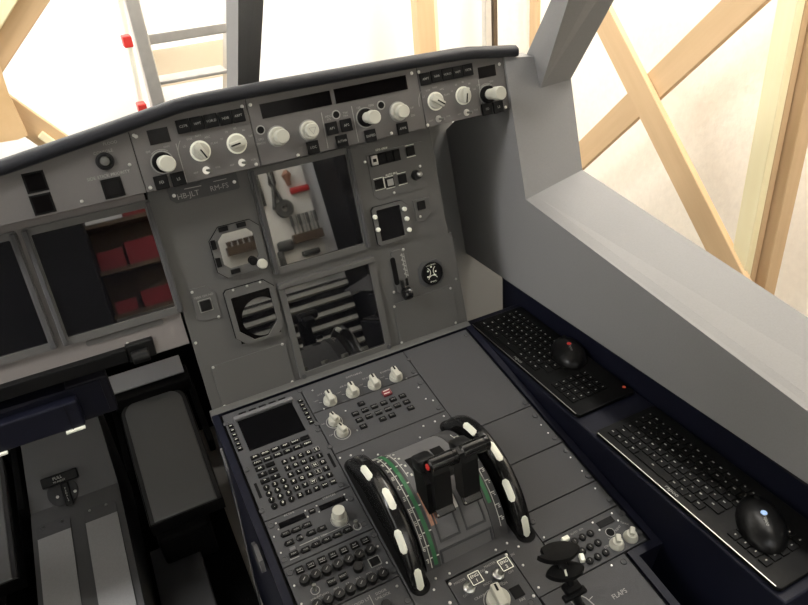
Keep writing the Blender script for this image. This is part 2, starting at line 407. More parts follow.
# ================================================================== MAIN INSTRUMENT PANEL
def plate_thing(name, label, cat, F, poly, t=PT, m=GREY, group=None, gap=.0006, bev=.0007, w0=0., pn='plate'):
    """a thing made of a flat plate cut to poly (frame coordinates)"""
    cu = sum(p[0] for p in poly) / len(poly); cv = sum(p[1] for p in poly) / len(poly)
    q = [(p[0] + (gap if p[0] < cu else -gap), p[1] + (gap if p[1] < cv else -gap)) for p in poly]
    T = thing(name, label, cat, F, (cu, cv, w0), group)
    MB(T).prism(q, w0, w0 + t, bev=bev).obj(pn, m, T)
    return T
def R4(u0, v0, u1, v1): return [(u0, v0), (u1, v0), (u1, v1), (u0, v1)]
def chamf(u0, v0, u1, v1, c, cs=(1, 1, 1, 1)):
    P = []
    for i, (x, y, dx, dy) in enumerate(((u0, v0, 1, 1), (u1, v0, -1, 1), (u1, v1, -1, -1), (u0, v1, 1, -1))):
        k = c * cs[i] + 1e-4
        A, Bq = (x + dx * k, y), (x, y + dy * k)
        P += [Bq, A] if i % 2 == 0 else [A, Bq]
    return P
def rrect(u0, v0, u1, v1, r, n=5):
    P = []
    for cx, cy, a0 in ((u1 - r, v1 - r, 0), (u0 + r, v1 - r, 90), (u0 + r, v0 + r, 180), (u1 - r, v0 + r, 270)):
        for k in range(n + 1):
            a = math.radians(a0 + 90 * k / n); P.append((cx + r * math.cos(a), cy + r * math.sin(a)))
    return P

CEN = plate_thing('instrument_panel', 'grey centre instrument panel carrying two stacked square screens', 'panel', PAN,
                  [(-.0102, -.0083), (.5149, -.0083), (.512, .187), (.5045, .187), (.5025, .43), (-.0102, .43)], t=.012, w0=-.012)
screws(CEN, PAN, [(195.7, 343), (401.7, 342.7), (455.8, 322.8), (456, 279)], w=0)
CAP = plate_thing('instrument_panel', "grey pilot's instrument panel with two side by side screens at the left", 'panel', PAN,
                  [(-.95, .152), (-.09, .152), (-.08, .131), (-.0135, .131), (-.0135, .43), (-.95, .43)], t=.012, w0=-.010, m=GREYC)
screws(CAP, PAN, [(127.5, 343.5)], w=.002)
b = MB(CAP)
b.prism(chamf(PAN.uv((84, 338))[0], .178, PAN.uv((162, 317))[0], .187, .002), .002, .0035, bev=.0005)
b.obj('placard', GREY, CAP)

def display(label, uc, v0, s, w0, lip=True):
    T = thing('display_unit', label, 'screen', PAN, (uc, v0 - .012, w0), None)
    o_, i_ = chamf(uc - s / 2 - .0115, v0 - .0115, uc + s / 2 + .0115, v0 + s + .0115, .003), chamf(uc - s / 2, v0, uc + s / 2, v0 + s, .0015)
    MB(T).ring(o_, i_, w0, w0 + .006).obj('bezel', GREY, T)
    MB(T).rect(uc - s / 2, v0, uc + s / 2, v0 + s, w0, w0 + .0015).obj('screen', GLASS, T)
    if lip:
        MB(T).box((uc, v0 + s + .006, w0 + .008), (s + .022, .010, .006), bev=.0015).obj('hood', GREY, T)
    else:
        for sx in (-1, 1): MB(T).box((uc + sx * (s / 2 + .006), v0 + s / 2, w0 + .0075), (.007, s + .018, .005), bev=.0015).obj('side_rail', GREYD, T)
    for sx in (-1, 1): MB(T).cyl((uc + sx * (s / 2 + .005), v0 - .006, w0 + .004), .0045, .005, seg=12).obj('latch', GREYD, T)
    return T
display('upper centre square screen mirroring a white tool board', .248, .2158, .1637, 0., False)
display('lower centre square screen mirroring cream louvres', .248, .0129, .1637, 0., True)
display('square screen with red reflections on the left instrument panel', -.103, .2015, .168, .002, False)
display('square screen cut by the left edge, beyond the one with red reflections', -.300, .2015, .168, .002, False)

# registration plate
u0, v0 = PAN.uv((171, 205)); u1, v1 = PAN.uv((238, 184))
vb = (v0 + v1) / 2 - .004
T = plate_thing('registration_plate', 'dark registration plate lettered HB-JLT RM-FS under the glareshield', 'sign', PAN,
                chamf(u0, vb, u1 + .002, vb + .05, .008, (1, .3, 0, 0)), t=.003, m=GREYD)
screws(T, PAN, [(174, 195.7), (234.3, 181.9)], w=.003, r=.003)
b = MB(T)
b.text('HB-JLT', PAN.uv((188, 194.8)), .0033, .0122).text('RM-FS', PAN.uv((219, 187)), .0033, .0118)
for a, c in (((184, 189), (201, 185.5)), ((213, 181.5), (226, 178.5))): b.line(PAN.uv(a), PAN.uv(c), .0033, .0012)
b.obj('lettering', DIMW, T)

# square standby instrument
c = [PAN.uv(q) for q in [(208, 236), (212.9, 227.9), (249.5, 219.3), (258.8, 224.8), (267.5, 264), (263, 268), (226, 278), (217.3, 273)]]
us = [p[0] for p in c]; vs = [p[1] for p in c]
U0, U1, V0, V1 = min(us), max(us), min(vs), max(vs)
T = thing('standby_instrument', 'square standby instrument with cream knob left of the upper screen', 'instrument', PAN, ((U0 + U1) / 2, V0, 0))
MB(T).prism(chamf(U0, V0, U1, V1, .020, (.7, .15, .7, 1.)), 0, .003).obj('surround', BLACKM, T)
MB(T).ring(chamf(U0 + .0012, V0 + .0012, U1 - .0012, V1 - .0012, .019, (.7, .15, .7, 1.)), chamf(U0 + .014, V0 + .015, U1 - .014, V1 - .013, .010), .001, .007).obj('bezel', GREY, T)
MB(T).rect(U0 + .012, V0 + .012, U1 - .012, V1 - .012, .003, .0038).obj('screen', GLASS, T)
ku, kv = PAN.uv((262, 263.5), .01)
MB(T).cyl((ku - .013, kv + .008, .006), .0075, .004).obj('knob_bracket', BLACKM, T)
MB(T).lathe([(.006, .006), (.0085, .009), (.0085, .017), (.007, .019)], (ku, kv, 0)).obj('knob', CREAM, T, True)
for q in ((223, 229), (241, 224.5), (213.5, 245), (218.5, 262.5), (235.5, 271)):
    uu, vv = PAN.uv(q, .007); hv = q[0] < 220
    put('button', proto('isb%d' % hv, lambda bb: bb.box((0, 0, .0015), (.008, .016, .003) if hv else (.016, .008, .003), bev=.0008), BLACKM, False), T, (uu, vv, .007))

# lower heading instrument
c = [PAN.uv(q) for q in [(225.3, 289.5), (267.3, 277.7), (283.2, 326.7), (235.7, 339.7)]]
U0, U1 = min(c[0][0], c[3][0]), max(c[1][0], c[2][0]) + .002; V1 = (c[0][1] + c[1][1]) / 2; V0 = PAN.uv((243.1, 346))[1] + .002
T = thing('standby_instrument', 'grey framed heading instrument with round lower glass, left of the lower screen', 'instrument', PAN, ((U0 + U1) / 2, V0, 0))
MB(T).prism(chamf(U0, V0, U1, V1, .016, (1, 1, 1, .3)), 0, .003).obj('surround', BLACKM, T)
iu0, iv0 = PAN.uv((239, 340)); iu1, iv1 = PAN.uv((267, 287)); iu0 = PAN.uv((229.6, 297.3))[0]
iu1 = PAN.uv((277, 321))[0]; iv1 = (PAN.uv((229.6, 297.3))[1] + PAN.uv((267.4, 286.7))[1]) / 2; iv0 = PAN.uv((251.9, 339.4))[1]
MB(T).ring(chamf(U0 + .0012, V0 + .0012, U1 - .0012, V1 - .0012, .0155, (1, 1, 1, .3)), chamf(iu0, iv0, iu1, iv1, .022, (1, 1, .05, .05)), .001, .009).obj('bezel', GREY, T)
MB(T).rect(iu0 - .002, iv0 - .002, iu1 + .002, iv1 + .002, .003, .0035).obj('backing', DARKW, T)
MB(T).cyl(((iu0 + iu1) / 2 + .010, iv0 + .037, .0035), .035, .0012, seg=40).obj('round_glass', GLASS, T, True)
screws(T, PAN, [(233, 290), (247, 286), (260, 282)], w=.009, r=.0022)

# small switch plate
c = [PAN.uv(q) for q in [(189.3, 289.8), (205.4, 285.5), (209, 289), (215, 291), (221, 316), (204, 321), (197.3, 319.6)]]
T = plate_thing('switch_plate', 'small grey switch plate with one square button, by the left screens', 'switch', PAN, c, t=.002, gap=0)
u, v = button(T, PAN, (205.7, 305.3), .0175, .003, .002)
screws(T, PAN, [(192, 292.3), (218.7, 316.8)], w=.002)
b = MB(T).frame(u - .0105, v - .0105, u + .0105, v + .0105, .0023, .001)
b.text('TERR ON ND', PAN.uv((203.3, 296)), .0023, .0055).obj('marking', DIMW, T)

# blank covers
def cover(name, label, F, pxs, scr, t=.0022, m=GREY, group=None):
    c = [F.uv(q) for q in pxs]
    us = sorted(p[0] for p in c); vs = sorted(p[1] for p in c)
    T = plate_thing(name, label, 'cover plate', F, chamf((us[0] + us[1]) / 2, (vs[0] + vs[1]) / 2, (us[2] + us[3]) / 2, (vs[2] + vs[3]) / 2, .004), t=t, m=m, group=group)
    screws(T, F, scr, w=t)
    return T
cover('cover_plate', 'blank grey cover plate at the lower left of the centre panel', PAN, [(209.3, 366.4), (285.2, 342.6), (295.6, 381.3), (223.5, 408)], [(213, 367.5), (282.2, 344.4), (292.2, 381.7), (224.6, 406.1)])
cover('cover_plate', 'blank grey cover plate below the small round gauge', PAN, [(391, 304), (451, 285.5), (461, 325), (402, 346)], [(394.3, 306.7), (450.5, 288.3), (401.7, 342.7), (455.8, 322.8)])

# right hand cluster
c = [PAN.uv(q) for q in [(366, 158), (421, 146), (424, 163), (371, 170)]]
T = plate_thing('gear_light_panel', 'panel of landing gear lights and brake buttons near the top of the centre panel', 'panel', PAN,
                chamf(c[0][0], PAN.uv((378.5, 199.8))[1], c[1][0] + .004, PAN.uv((366, 154))[1], .008, (1, 1, 0, 0)), t=.002)
u0, v0 = PAN.uv((370.5, 164.5)); u1, v1 = PAN.uv((398.8, 151))
vm = (PAN.uv((374.7, 160.2))[1] + PAN.uv((391, 156))[1]) / 2
MB(T).rect(u0, vm - .0105, u1, vm + .0105, .002, .003).obj('light_frame', BLACKM, T)
for k in range(4):
    w_ = (u1 - u0) / 4
    bb = MB(T).box((u0 + w_ * (k + .5), vm, .004), (w_ * .86, .018, .003), bev=.001)
    o = bb.obj('gear_light', STEEL if k == 0 else KEYM, T)
    if k == 0:
        o['label'] = 'pale lit gear light'
        MB(T).box((u0 + w_ * .5, vm, .0058), (w_ * .45, .006, .001)).obj('light_mark', BLACKM, T)
bu = []
for q in ((410.2, 150.8), (378.8, 184), (389.7, 182.2), (402.1, 178.6)): bu.append(button(T, PAN, q, .0165, .003, .002))
b = MB(T)
for i, (u, v) in enumerate(bu):
    b.line((u - .009, v + .0105), (u + .009, v + .0105), .0024, .001).line((u - .009, v - .0105), (u + .009, v - .0105), .0024, .001)
u, v = bu[1]; b.line((u + .0108, v - .0105), (u + .0108, v + .0105), .0024, .002)
b.text('LDG GEAR', PAN.uv((381, 149)), .0024, .005).text('AUTO BRK', PAN.uv((391, 174)), .0024, .005).obj('marking', IVORY, T)
b = MB(T); b.box((bu[2][0], bu[2][1], .0056), (.012, .012, .001)).obj('button_lens', DIMW, T)['label'] = 'pale lens on a brake button'
u, v = PAN.uv((416, 175), .002)
MB(T).cyl((u, v, .002), .010, .008, r2=.008).obj('switch_base', BLACK, T, True)
MB(T).lathe([(.004, .008), (.005, .016), (.003, .019)], (u + .002, v + .002, 0)).obj('switch_tip', STEEL, T, True)
screws(T, PAN, [(420, 166.2), (394.2, 192.8), (365, 162)], w=.002)

c = [PAN.uv(q) for q in [(372, 206), (400, 199), (411.3, 232), (381, 244)]]
U0, U1 = PAN.uv((372.5, 222))[0], PAN.uv((410, 220))[0]; V0, V1 = PAN.uv((394, 242))[1], PAN.uv((388, 203))[1]
T = thing('chronometer', 'dark square clock with five pale side buttons right of the upper screen', 'clock', PAN, ((U0 + U1) / 2, V0, 0))
MB(T).prism(chamf(U0, V0, U1, V1, .012, (.4, 1, 1, .4)), 0, .003).obj('surround', BLACKM, T)
i0, i1 = PAN.uv((377.5, 224))[0], PAN.uv((401, 218))[0]
MB(T).ring(chamf(U0 + .001, V0 + .001, U1 - .001, V1 - .001, .0115, (.4, 1, 1, .4)), chamf(i0, V0 + .008, i1, V1 - .007, .001), .001, .006).obj('bezel', GREY, T)
MB(T).rect(i0 - .001, V0 + .007, i1 + .001, V1 - .006, .003, .0036).obj('screen', GLASS, T)
km = proto('clockbtn', lambda b: b.lathe([(.0035, 0), (.0042, .002), (.0042, .006), (.003, .0075)], (0, 0, 0), seg=14), IVORY)
for q in ((374.6, 217), (377.8, 229.6), (404, 208.9), (406.5, 218.6), (409, 229.6)): put('button', km, T, (*PAN.uv(q, .008), .006))

c = [PAN.uv(q) for q in [(412, 200), (429, 196.5), (431, 213), (424, 221), (416, 221.5)]]
T = plate_thing('switch_plate', 'small switch plate with one black button beside the clock', 'switch', PAN, c, t=.002)
button(T, PAN, (421, 205.2), .0165, .003, .002); screws(T, PAN, [(420.3, 216.6)], w=.002)

# landing gear lever
A = PAN.uv((403.2, 247)); Bq = PAN.uv((414, 292)); C_ = PAN.uv((391, 252)); D_ = PAN.uv((398, 300))
U0, U1, V0, V1 = (C_[0] + D_[0]) / 2, (A[0] + Bq[0]) / 2 + .002, D_[1] + .012, (A[1] + C_[1]) / 2
T = plate_thing('landing_gear_lever', 'landing gear lever with black wheel knob in a dark slot', 'lever', PAN, chamf(U0, V0, U1, V1, .012, (.3, 1, 1, .3)), t=.002)
s0, s1 = PAN.uv((392.3, 260.4)), PAN.uv((396.5, 285))
MB(T).prism(rrect(s0[0] - .005, s1[1], s0[0] + .005, s0[1] + .006, .0048), .002, .0026).obj('slot', BLACKM, T)
b = MB(T)
for k in range(5):
    ua, va = PAN.uv((401.3 + k * 1.0, 254.5 + 4.6 * k)); 
    b.box((ua - .001, va, .0026), (.005, .003, .0006), Matrix.Rotation(.7, 3, 'Z')).box((ua + .002, va - .004, .0026), (.005, .0025, .0006), Matrix.Rotation(-.7, 3, 'Z'))
b.line(PAN.uv((401, 254)), PAN.uv((406, 277)), .0026, .0014).line(PAN.uv((403, 253)), PAN.uv((408, 276)), .0026, .001)
b.obj('arrow_marking', DIMW, T)
s2 = PAN.uv((406.5, 281.5)); MB(T).box((s2[0], s2[1], .0024), (.005, .014, .001)).obj('indicator_slot', BLACKM, T)
lu, lv = PAN.uv((406.5, 293), .012)
MB(T).box((lu - .004, lv + .012, .010), (.006, .03, .006), bev=.001).obj('arm', BLACK, T)
MB(T).lathe([(.008, -.009), (.0115, -.007), (.0125, 0), (.0115, .007), (.008, .009)], (lu, lv, .016), (1, 0, 0), seg=28).obj('wheel_knob', BLACKG, T, True)
screws(T, PAN, [(403.2, 249.5), (393.9, 292.2), (411, 292)], w=.002, r=.0028)

# triple pressure gauge
u, v = PAN.uv((431.1, 272.8))
T = thing('pressure_gauge', 'small round black gauge with white markings right of the gear lever', 'gauge', PAN, (u, v, 0))
MB(T).prism(chamf(u - .027, v - .025, u + .025, v + .025, .010), 0, .003, bev=.001).obj('surround', GREYD, T)
MB(T).lathe([(.0225, .003), (.0225, .007), (.0205, .007), (.0205, .004)], (u, v, 0), seg=32, cap=False).obj('bezel', BLACKG, T, True)
MB(T).cyl((u, v, .003), .0207, .0012, seg=32).obj('dial', BLACKM, T)
b = MB(T)
for a0, a1, cx_, cy_ in ((-60, 60, -.013, .003), (120, 240, .013, .003), (20, 160, 0, -.014)): b.arc((u + cx_, v + cy_), .010, a0, a1, .0046, .0011, 8)
for dx, dy in ((-.008, .006), (.008, .002), (-.010, -.005), (0, .013), (.004, -.004)): b.box((u + dx, v + dy, .0046), (.003, .003, .0005))
b.text('ACCU PRESS', (u, v + .0165), .0046, .0038).text('BRAKES', (u, v - .0165), .0046, .0038).obj('dial_marking', IVORY, T)

# ================================================================== GLARESHIELD
# padded lip that runs over the whole width
path = [(-.75, .040), (-.4382, .0745), (-.30, .0935), (-.185, .1105), (-.1548, .1125), (-.07, .1128), (.0624, .1115), (.2117, .1095), (.31, .1075), (.335, .106), (.395, .0985), (.425, .0950)]
T = thing('glareshield_pad', 'long black padded lip along the top of the glareshield', 'glareshield', GLA, (0, .11, 0))
b = MB(T)
prof = [(.016, -.006), (.019, 0), (.019, .006), (.012, .0125), (-.005, .0145), (-.05, .013), (-.055, .005), (-.05, -.006), (.0, -.008)]
rings = [[b.bm.verts.new((u_, v_ + .001 + pv, pw)) for pw, pv in prof] for u_, v_ in path]
for A, Bq in zip(rings, rings[1:]):
    for k in range(len(prof)): b.bm.faces.new((A[k], A[(k + 1) % len(prof)], Bq[(k + 1) % len(prof)], Bq[k]))
b.bm.faces.new(rings[0]); b.bm.faces.new(rings[-1][::-1])
for l in rings:
    for v_ in l: v_.co -= b.o
b.obj('pad', PAD, T, 60)
# structure behind the control panels
MB(T).prism([(-.75, .001), (.404, .001), (.404, .092), (.33, .105), (-.17, .110), (-.4382, .070), (-.75, .036)], -.07, -.0005).obj('housing', BLACKM, T)
E1, E2, E3, E4 = -.2600, -.0789, .2240, .4002
def gl(name, label, poly): return plate_thing(name, label, 'control panel', GLA, poly, m=GREYG)
def cap_knob(T, F, base, cap, rb, rc, dark=True, w=PT, ring=True):
    """base: pixel of the collar, cap: pixel of the knob's end; the length follows from the two"""
    u, v = F.uv(base, w)
    h = .010
    for k in range(60):
        uu, vv = F.uv(cap, w + h)
        if abs(uu - u) < .0008 or uu < u: break
        h += .001
    if ring: MB(T).lathe([(rb + .002, w), (rb + .002, w + .0006), (rb + .0008, w + .0006)], (u, v, 0), seg=28).obj('scale_ring', DIMW, T)
    MB(T).lathe([(rb, w), (rb, w + .006), (rb * .9, w + .008)], (u, v, 0), seg=28).obj('collar', BLACKM if dark else CREAM, T, True)
    MB(T).lathe([(rc * .8, w + .006), (rc * .85, w + h * .6), (rc, w + h * .62), (rc, w + h - .0015), (rc * .9, w + h)], (u, v, 0), seg=28).obj('knob', CREAM, T, True)
    return u, v, h
def ptr_knob(T, F, px, r, ang, w=PT, ringcol=DIMW, h=.012):
    u, v = F.uv(px, w)
    MB(T).lathe([(r + .003, w), (r + .003, w + .0006), (r + .0018, w + .0006)], (u, v, 0), seg=28).obj('scale_ring', IVORY, T)
    R = Matrix.Rotation(ang, 3, 'Z')
    k = MB(T).lathe([(r, w), (r, w + .006), (r * .92, w + .0075)], (u, v, 0), seg=28)
    k.box((u, v, w + .010), (r * .75, r * 2.05, .009), R, bev=.0015)
    ko = k.obj('knob', CREAM, T, 30)
    d = R @ Vector((0, r * .35, 0))
    pm = MB(T).box((u + d.x, v + d.y, w + .0147), (r * .18, r * 1.2, .0006), R).obj('pointer_mark', BLACKM)
    pm.parent = ko
    return u, v
def toggle(T, F, px, w=PT, r=.006, dx=.006):
    u, v = F.uv(px, w)
    MB(T).lathe([(r, w), (r, w + .001), (r * .7, w + .001), (r * .7, w + .0025)], (u, v, 0), seg=20).obj('switch_nut', STEEL, T, True)
    MB(T).tube([(u, v, w + .001), (u + dx, v - .001, w + .011)], [.0018, .0026]).obj('switch_lever', TOOLD, T, True)

# left warning panel
T = gl('warning_panel', 'left glareshield panel with four dark openings and a priority light', [(-.75, .0005), (E1, .0005), (E1, .1), (-.30, .094), (-.4382, .075), (-.75, .041)])
for q, n in (((35.3, 182), 'warning_light'), ((42.7, 203.9), 'caution_light'), ((112.9, 187.9), 'priority_light')):
    u, v = GLA.uv(q, PT)
    MB(T).rect(u - .0145, v - .0145, u + .0145, v + .0145, PT, PT + .001, bev=.0004).obj(n, BLACKM, T)
    MB(T).box((u, v, PT + .0013), (.023, .023, .001), bev=.0004).obj('lens', DARKW, T)
u, v = GLA.uv((104.9, 161.2), PT)
MB(T).lathe([(.013, PT), (.013, PT + .003), (.009, PT + .004), (.0085, PT + .001)], (u, v, 0), cap=False).obj('socket', BLACK, T, True)
MB(T).lathe([(.0085, PT + .001), (.006, PT + .005), (.002, PT + .006)], (u, v, 0)).obj('socket_cap', TOOLD, T, True)
b = MB(T).text('SIDE STICK PRIORITY', GLA.uv((108.5, 175.3)), PT + .0003, .0065).text('CONSOLE', GLA.uv((103, 152)), PT + .0003, .006).text('FLOOD', GLA.uv((110, 143)), PT + .0003, .006)
b.obj('lettering', DIMW, T); screws(T, GLA, [(129.6, 164.7), (81.9, 201.3), (133.8, 135.4)])

def efis(label, u0, u1, btn, disp, dispc, mode, mang, rng, rang, baro, tog, two, div, scr):
    T = gl('flight_display_panel', label, R4(u0, .0005, u1, .112))
    for q, t_ in zip(btn, ('CSTR', 'WPT', 'VOR.D', 'NDB', 'ARPT')): pass
    bp = [button(T, GLA, q, .0205, .0045) for q in btn]; tp = [button(T, GLA, q, .021, .0045) for q in two]
    b = MB(T)
    for (u, v), t_ in zip(bp, ('CSTR', 'WPT', 'VOR.D', 'NDB', 'ARPT') if u0 < 0 else ('ARPT', 'NDB', 'VOR.D', 'WPT', 'CSTR')): b.text(t_, (u, v), PT + .0048, .0052)
    for (u, v), t_ in zip(tp, ('FD', 'LS')): b.text(t_, (u, v), PT + .0048, .006)
    cs_ = [GLA.uv(q, PT) for q in disp]; uu = [p[0] for p in cs_]; vv = [p[1] for p in cs_]
    cu, cv = sum(uu) / 4, sum(vv) / 4
    w_, h_ = (uu[1] + uu[2] - uu[0] - uu[3]) / 2, (vv[0] + vv[1] - vv[2] - vv[3]) / 2
    MB(T).rect(cu - w_ / 2, cv - h_ / 2, cu + w_ / 2, cv + h_ / 2, PT, PT + .001).obj('pressure_display', DARKW, T)
    mu, mv = ptr_knob(T, GLA, mode, .0130, mang); ru, rv = ptr_knob(T, GLA, rng, .0130, rang)
    ku, kv, _ = cap_knob(T, GLA, *baro, .0155, .0118)
    for q in tog: toggle(T, GLA, q)
    for a in range(5):
        an = math.radians(150 - a * 33)
        for cu_, cv_, tt in ((mu, mv, ('LS', 'VOR', 'NAV', 'ARC', 'PLAN')), (ru, rv, ('10', '20', '40', '80', '160'))): b.text(tt[a], (cu_ + .025 * math.cos(an), cv_ + .023 * math.sin(an)), PT + .0003, .0046)
    b.arc((mu, mv), .033, 140, 185, PT + .0003, .0009)
    b.arc((ku, kv), .019, 50, 130, PT + .0003, .0009)
    b.text('QNH', (ku + .012, kv + .021), PT + .0003, .004).text('QFE', (ku - .016, kv + .019), PT + .0003, .004)
    for q in tog:
        u, v = GLA.uv(q); b.text('ADF', (u - .017, v), PT + .0003, .004).text('VOR', (u + .018, v + .001), PT + .0003, .004)
    b.line(GLA.uv(div[0]), GLA.uv(div[1]), PT + .0003, .0012)
    b.obj('marking', DIMW, T); screws(T, GLA, scr, r=.0029)
efis('display control panel above the registration plate, left of the autopilot panel', E1, E2,
     [(183, 126.3), (197, 123.6), (210.9, 120.8), (224.8, 118.2), (237.8, 115.6)], [(147, 130.7), (167.2, 126.5), (170.7, 140.6), (150, 146.5)], None,
     (200.4, 151), -2.7, (236.8, 143.6), 1.7, ((162.5, 162.2), (168, 162.8)), [(206.3, 170.3), (242, 162.6)], [(161.4, 182.2), (178.2, 178.8)], ((175.6, 143.6), (186.5, 182.2)),
     [(150.3, 187.7), (242, 106.5), (256.2, 164.4), (136, 136.5)])
efis('display control panel at the end of the glareshield, beside the grey window pillar', E3, E4,
     [(424.6, 79), (435.6, 76.3), (446.2, 74.3), (456.6, 72.3), (467, 70)], [(477.3, 67.9), (494.8, 64.1), (495.9, 76), (479.2, 78.3)], None,
     (435.6, 101.2), -2.2, (463.3, 95.6), 2.9, ((487.3, 94.4), (501.2, 91)), [(438.5, 118.9), (466.5, 112.5)], [(486.2, 109.1), (497.5, 106.9)], ((477.3, 79.8), (481.5, 115.5)),
     [(418.6, 72), (499.3, 64.1), (427.6, 125.2), (505.6, 107.3)])

# autopilot panel
T = gl('autopilot_panel', 'centre autopilot panel with two long dark windows and four cream knobs', R4(E2, .0005, E3, .115))
def win(pts, name):
    cs_ = [GLA.uv(q, PT) for q in pts]; uu = [p[0] for p in cs_]; vv = [p[1] for p in cs_]
    MB(T).rect((uu[0] + uu[3]) / 2, (vv[2] + vv[3]) / 2, (uu[1] + uu[2]) / 2, (vv[0] + vv[1]) / 2, PT, PT + .001).obj(name, DARKW, T)
win([(259.5, 104.2), (329.5, 90.5), (332, 105.2), (262.2, 118.5)], 'speed_window')
win([(333.7, 89.5), (405.7, 74.7), (407.4, 89.5), (335.8, 103.8)], 'altitude_window')
hm = proto('fcuhole', lambda b: b.lathe([(.0075, 0), (.0075, .001), (.0055, .001)], (0, 0, 0), cap=False), DIMW)
hb_ = proto('fcuholeb', lambda b: b.cyl((0, 0, 0), .0056, .0012), BLACKM)
for q in ((260.5, 130), (336, 114.7), (380.9, 105.2)):
    p_ = GLA.uv(q, PT); h = put('push_button', hb_, T, (*p_, PT)); put('button_ring', hm, h, (0, 0, 0), local=True)
b = MB(T)
for base, cap, dark in (((277.6, 136.3), (283.2, 135.4), False), ((309, 130.2), (313.3, 130.2), False), ((365.4, 117.6), (375.2, 116.4), True), ((398.2, 111.5), (404, 108.8), False)):
    u, v, h = cap_knob(T, GLA, base, cap, .0150, .0112, dark)
    if base[0] > 300 and base[0] < 320:
        for q0, q1 in (((-.006, .004), (.006, .004)), ((.006, .004), (0, -.006)), ((0, -.006), (-.006, .004))): b.line((u + q0[0], v + q0[1]), (u + q1[0], v + q1[1]), PT + h + .0003, .0009)
for q, t_ in (((331.4, 128.4), 'AP1'), ((345.7, 125.2), 'AP2'), ((341.5, 141), 'A/THR'), ((312.7, 147.3), 'LOC'), ((370, 135.7), 'EXPED'), ((402, 128.4), 'APPR')):
    u, v = button(T, GLA, q, .0205, .0045); b.text(t_, (u, v), PT + .0048, .0058)
b.line(GLA.uv((320.5, 112.6)), GLA.uv((327.4, 148.4)), PT + .0003, .0012).line(GLA.uv((350.6, 106.3)), GLA.uv((357.7, 142)), PT + .0003, .0012)
for q, t_ in (((260.5, 139.5), 'SPD'), ((260.5, 143.5), 'MACH'), ((327.5, 116.5), 'HDG'), ((344.5, 113), 'TRK'), ((328, 119.5), 'V/S'), ((345, 116), 'FPA'), ((357.5, 108), '100'), ((370, 105.5), '1000'), ((411, 108), 'UP'), ((412, 115.5), 'DN')): b.text(t_, GLA.uv(q), PT + .0003, .0052)
b.obj('marking', DIMW, T); screws(T, GLA, [(250.2, 104.9), (411.6, 73.2), (298, 155.2), (391.4, 133.2)], r=.0029)

# ================================================================== PEDESTAL
XA, XB, XC = .1439, .3551, .496
Y1, Y2, Y3, Y4, Y5 = -.0684, -.1675, -.2365, -.3208, -.4058
Z1, Z2, Z3, Z4, Z5 = -.2266, -.3176, -.4041, -.4556, -.5225
VE = -.80        # aft end
XN = .451        # narrower aft part
outl = [(-.004, .004), (XC + .004, .004), (XC + .004, Z5 - .002), (XN + .004, Z5 - .002), (XN + .004, VE), (-.004, VE)]
rim = [(-.016, .0045), (XC + .016, .0045), (XC + .016, Z5 - .014), (XN + .016, Z5 - .014), (XN + .016, VE - .012), (-.016, VE - .012)]
T = thing('pedestal', 'navy centre pedestal carrying the throttles and grey control panels', 'pedestal', PED, (.24, -.4, 0))
MB(T).prism(rim, -.62, -.008).obj('body', NAVY, T)
MB(T).ring(rim, outl, -.02, .005).obj('rim', NAVY, T)
MB(T).prism(outl, -.0085, -.0005).obj('deck', BLACKM, T)
MB(T).box((XC / 2, .0125, -.008), (XC + .032, .016, .026), bev=.002).obj('front_trim', GREY, T)
# pale strip standing off the left flank
b = MB(T)
def side(px, x):
    w_ = Vector(at(px, 0, x)); return PED.M.inverted() @ w_
sp = [side(q, -.272) for q in ((221, 449), (227, 468), (236, 500), (244, 535), (252, 570), (259, 598), (264, 620))]
b.tube(sp, .004, seg=8, sx=.5).obj('edge_strip', GREYL, T)['label'] = 'thin pale strip on the left flank'
q_ = [side(q, -.275) for q in ((250.5, 543), (253, 546), (259, 562), (262.5, 573), (260, 571))]
b = MB(T); vs = [b.bm.verts.new(v - b.o) for v in q_] + [b.bm.verts.new(v - b.o + Vector((.006, 0, 0))) for v in q_]
n = len(q_); b.bm.faces.new(vs[:n]); b.bm.faces.new(vs[n:][::-1])
for i in range(n): b.bm.faces.new((vs[i], vs[(i + 1) % n], vs[n + (i + 1) % n], vs[n + i]))
b.obj('latch', GREYD, T)

def pedp(name, label, cat, poly, group=None): 
    T = plate_thing(name, label, cat, PED, poly, m=GREYP, group=group, gap=.0009); return T
def dzus(T, pts, r=.0048):
    me = proto('dzus', lambda b: b.lathe([(.0048, 0), (.0048, .0012), (.004, .0018), (.0035, .0012)], (0, 0, 0), seg=14), GREYD)
    for q in pts:
        u, v = PED.uv(q, PT); put('fastener', me, T, (u, v, PT))

# --- flight computer keyboard unit
T = pedp('flight_computer_unit', 'keyboard unit with small dark screen at the front left of the pedestal', 'keypad', R4(0, Y3, XA, 0))
P_ = PED
ts = [P_.uv(q, PT) for q in ((236.6, 422.1), (291.2, 402.9), (306.7, 431.4), (249.7, 449.4))]
su0, su1 = (ts[0][0] + ts[3][0]) / 2, (ts[1][0] + ts[2][0]) / 2; sv1, sv0 = (ts[0][1] + ts[1][1]) / 2, (ts[2][1] + ts[3][1]) / 2
MB(T).rect(su0, sv0, su1, sv1, PT, PT + .0012).obj('screen', VOID, T)
MB(T).box(((su0 + su1) / 2, sv1 + .004, PT + .004), (su1 - su0 + .008, .008, .008), bev=.002).obj('screen_hood', GREYL, T)
vent = proto('vent', lambda b: b.box((0, 0, .0003), (.013, .0035, .0006)), BLACKM, False)
a, c = P_.uv((242.2, 412.8), PT), P_.uv((281.9, 399.2), PT)
for k in range(5): put('vent_slot', vent, T, (a[0] + (c[0] - a[0]) * k / 4, (a[1] + c[1]) / 2, PT))
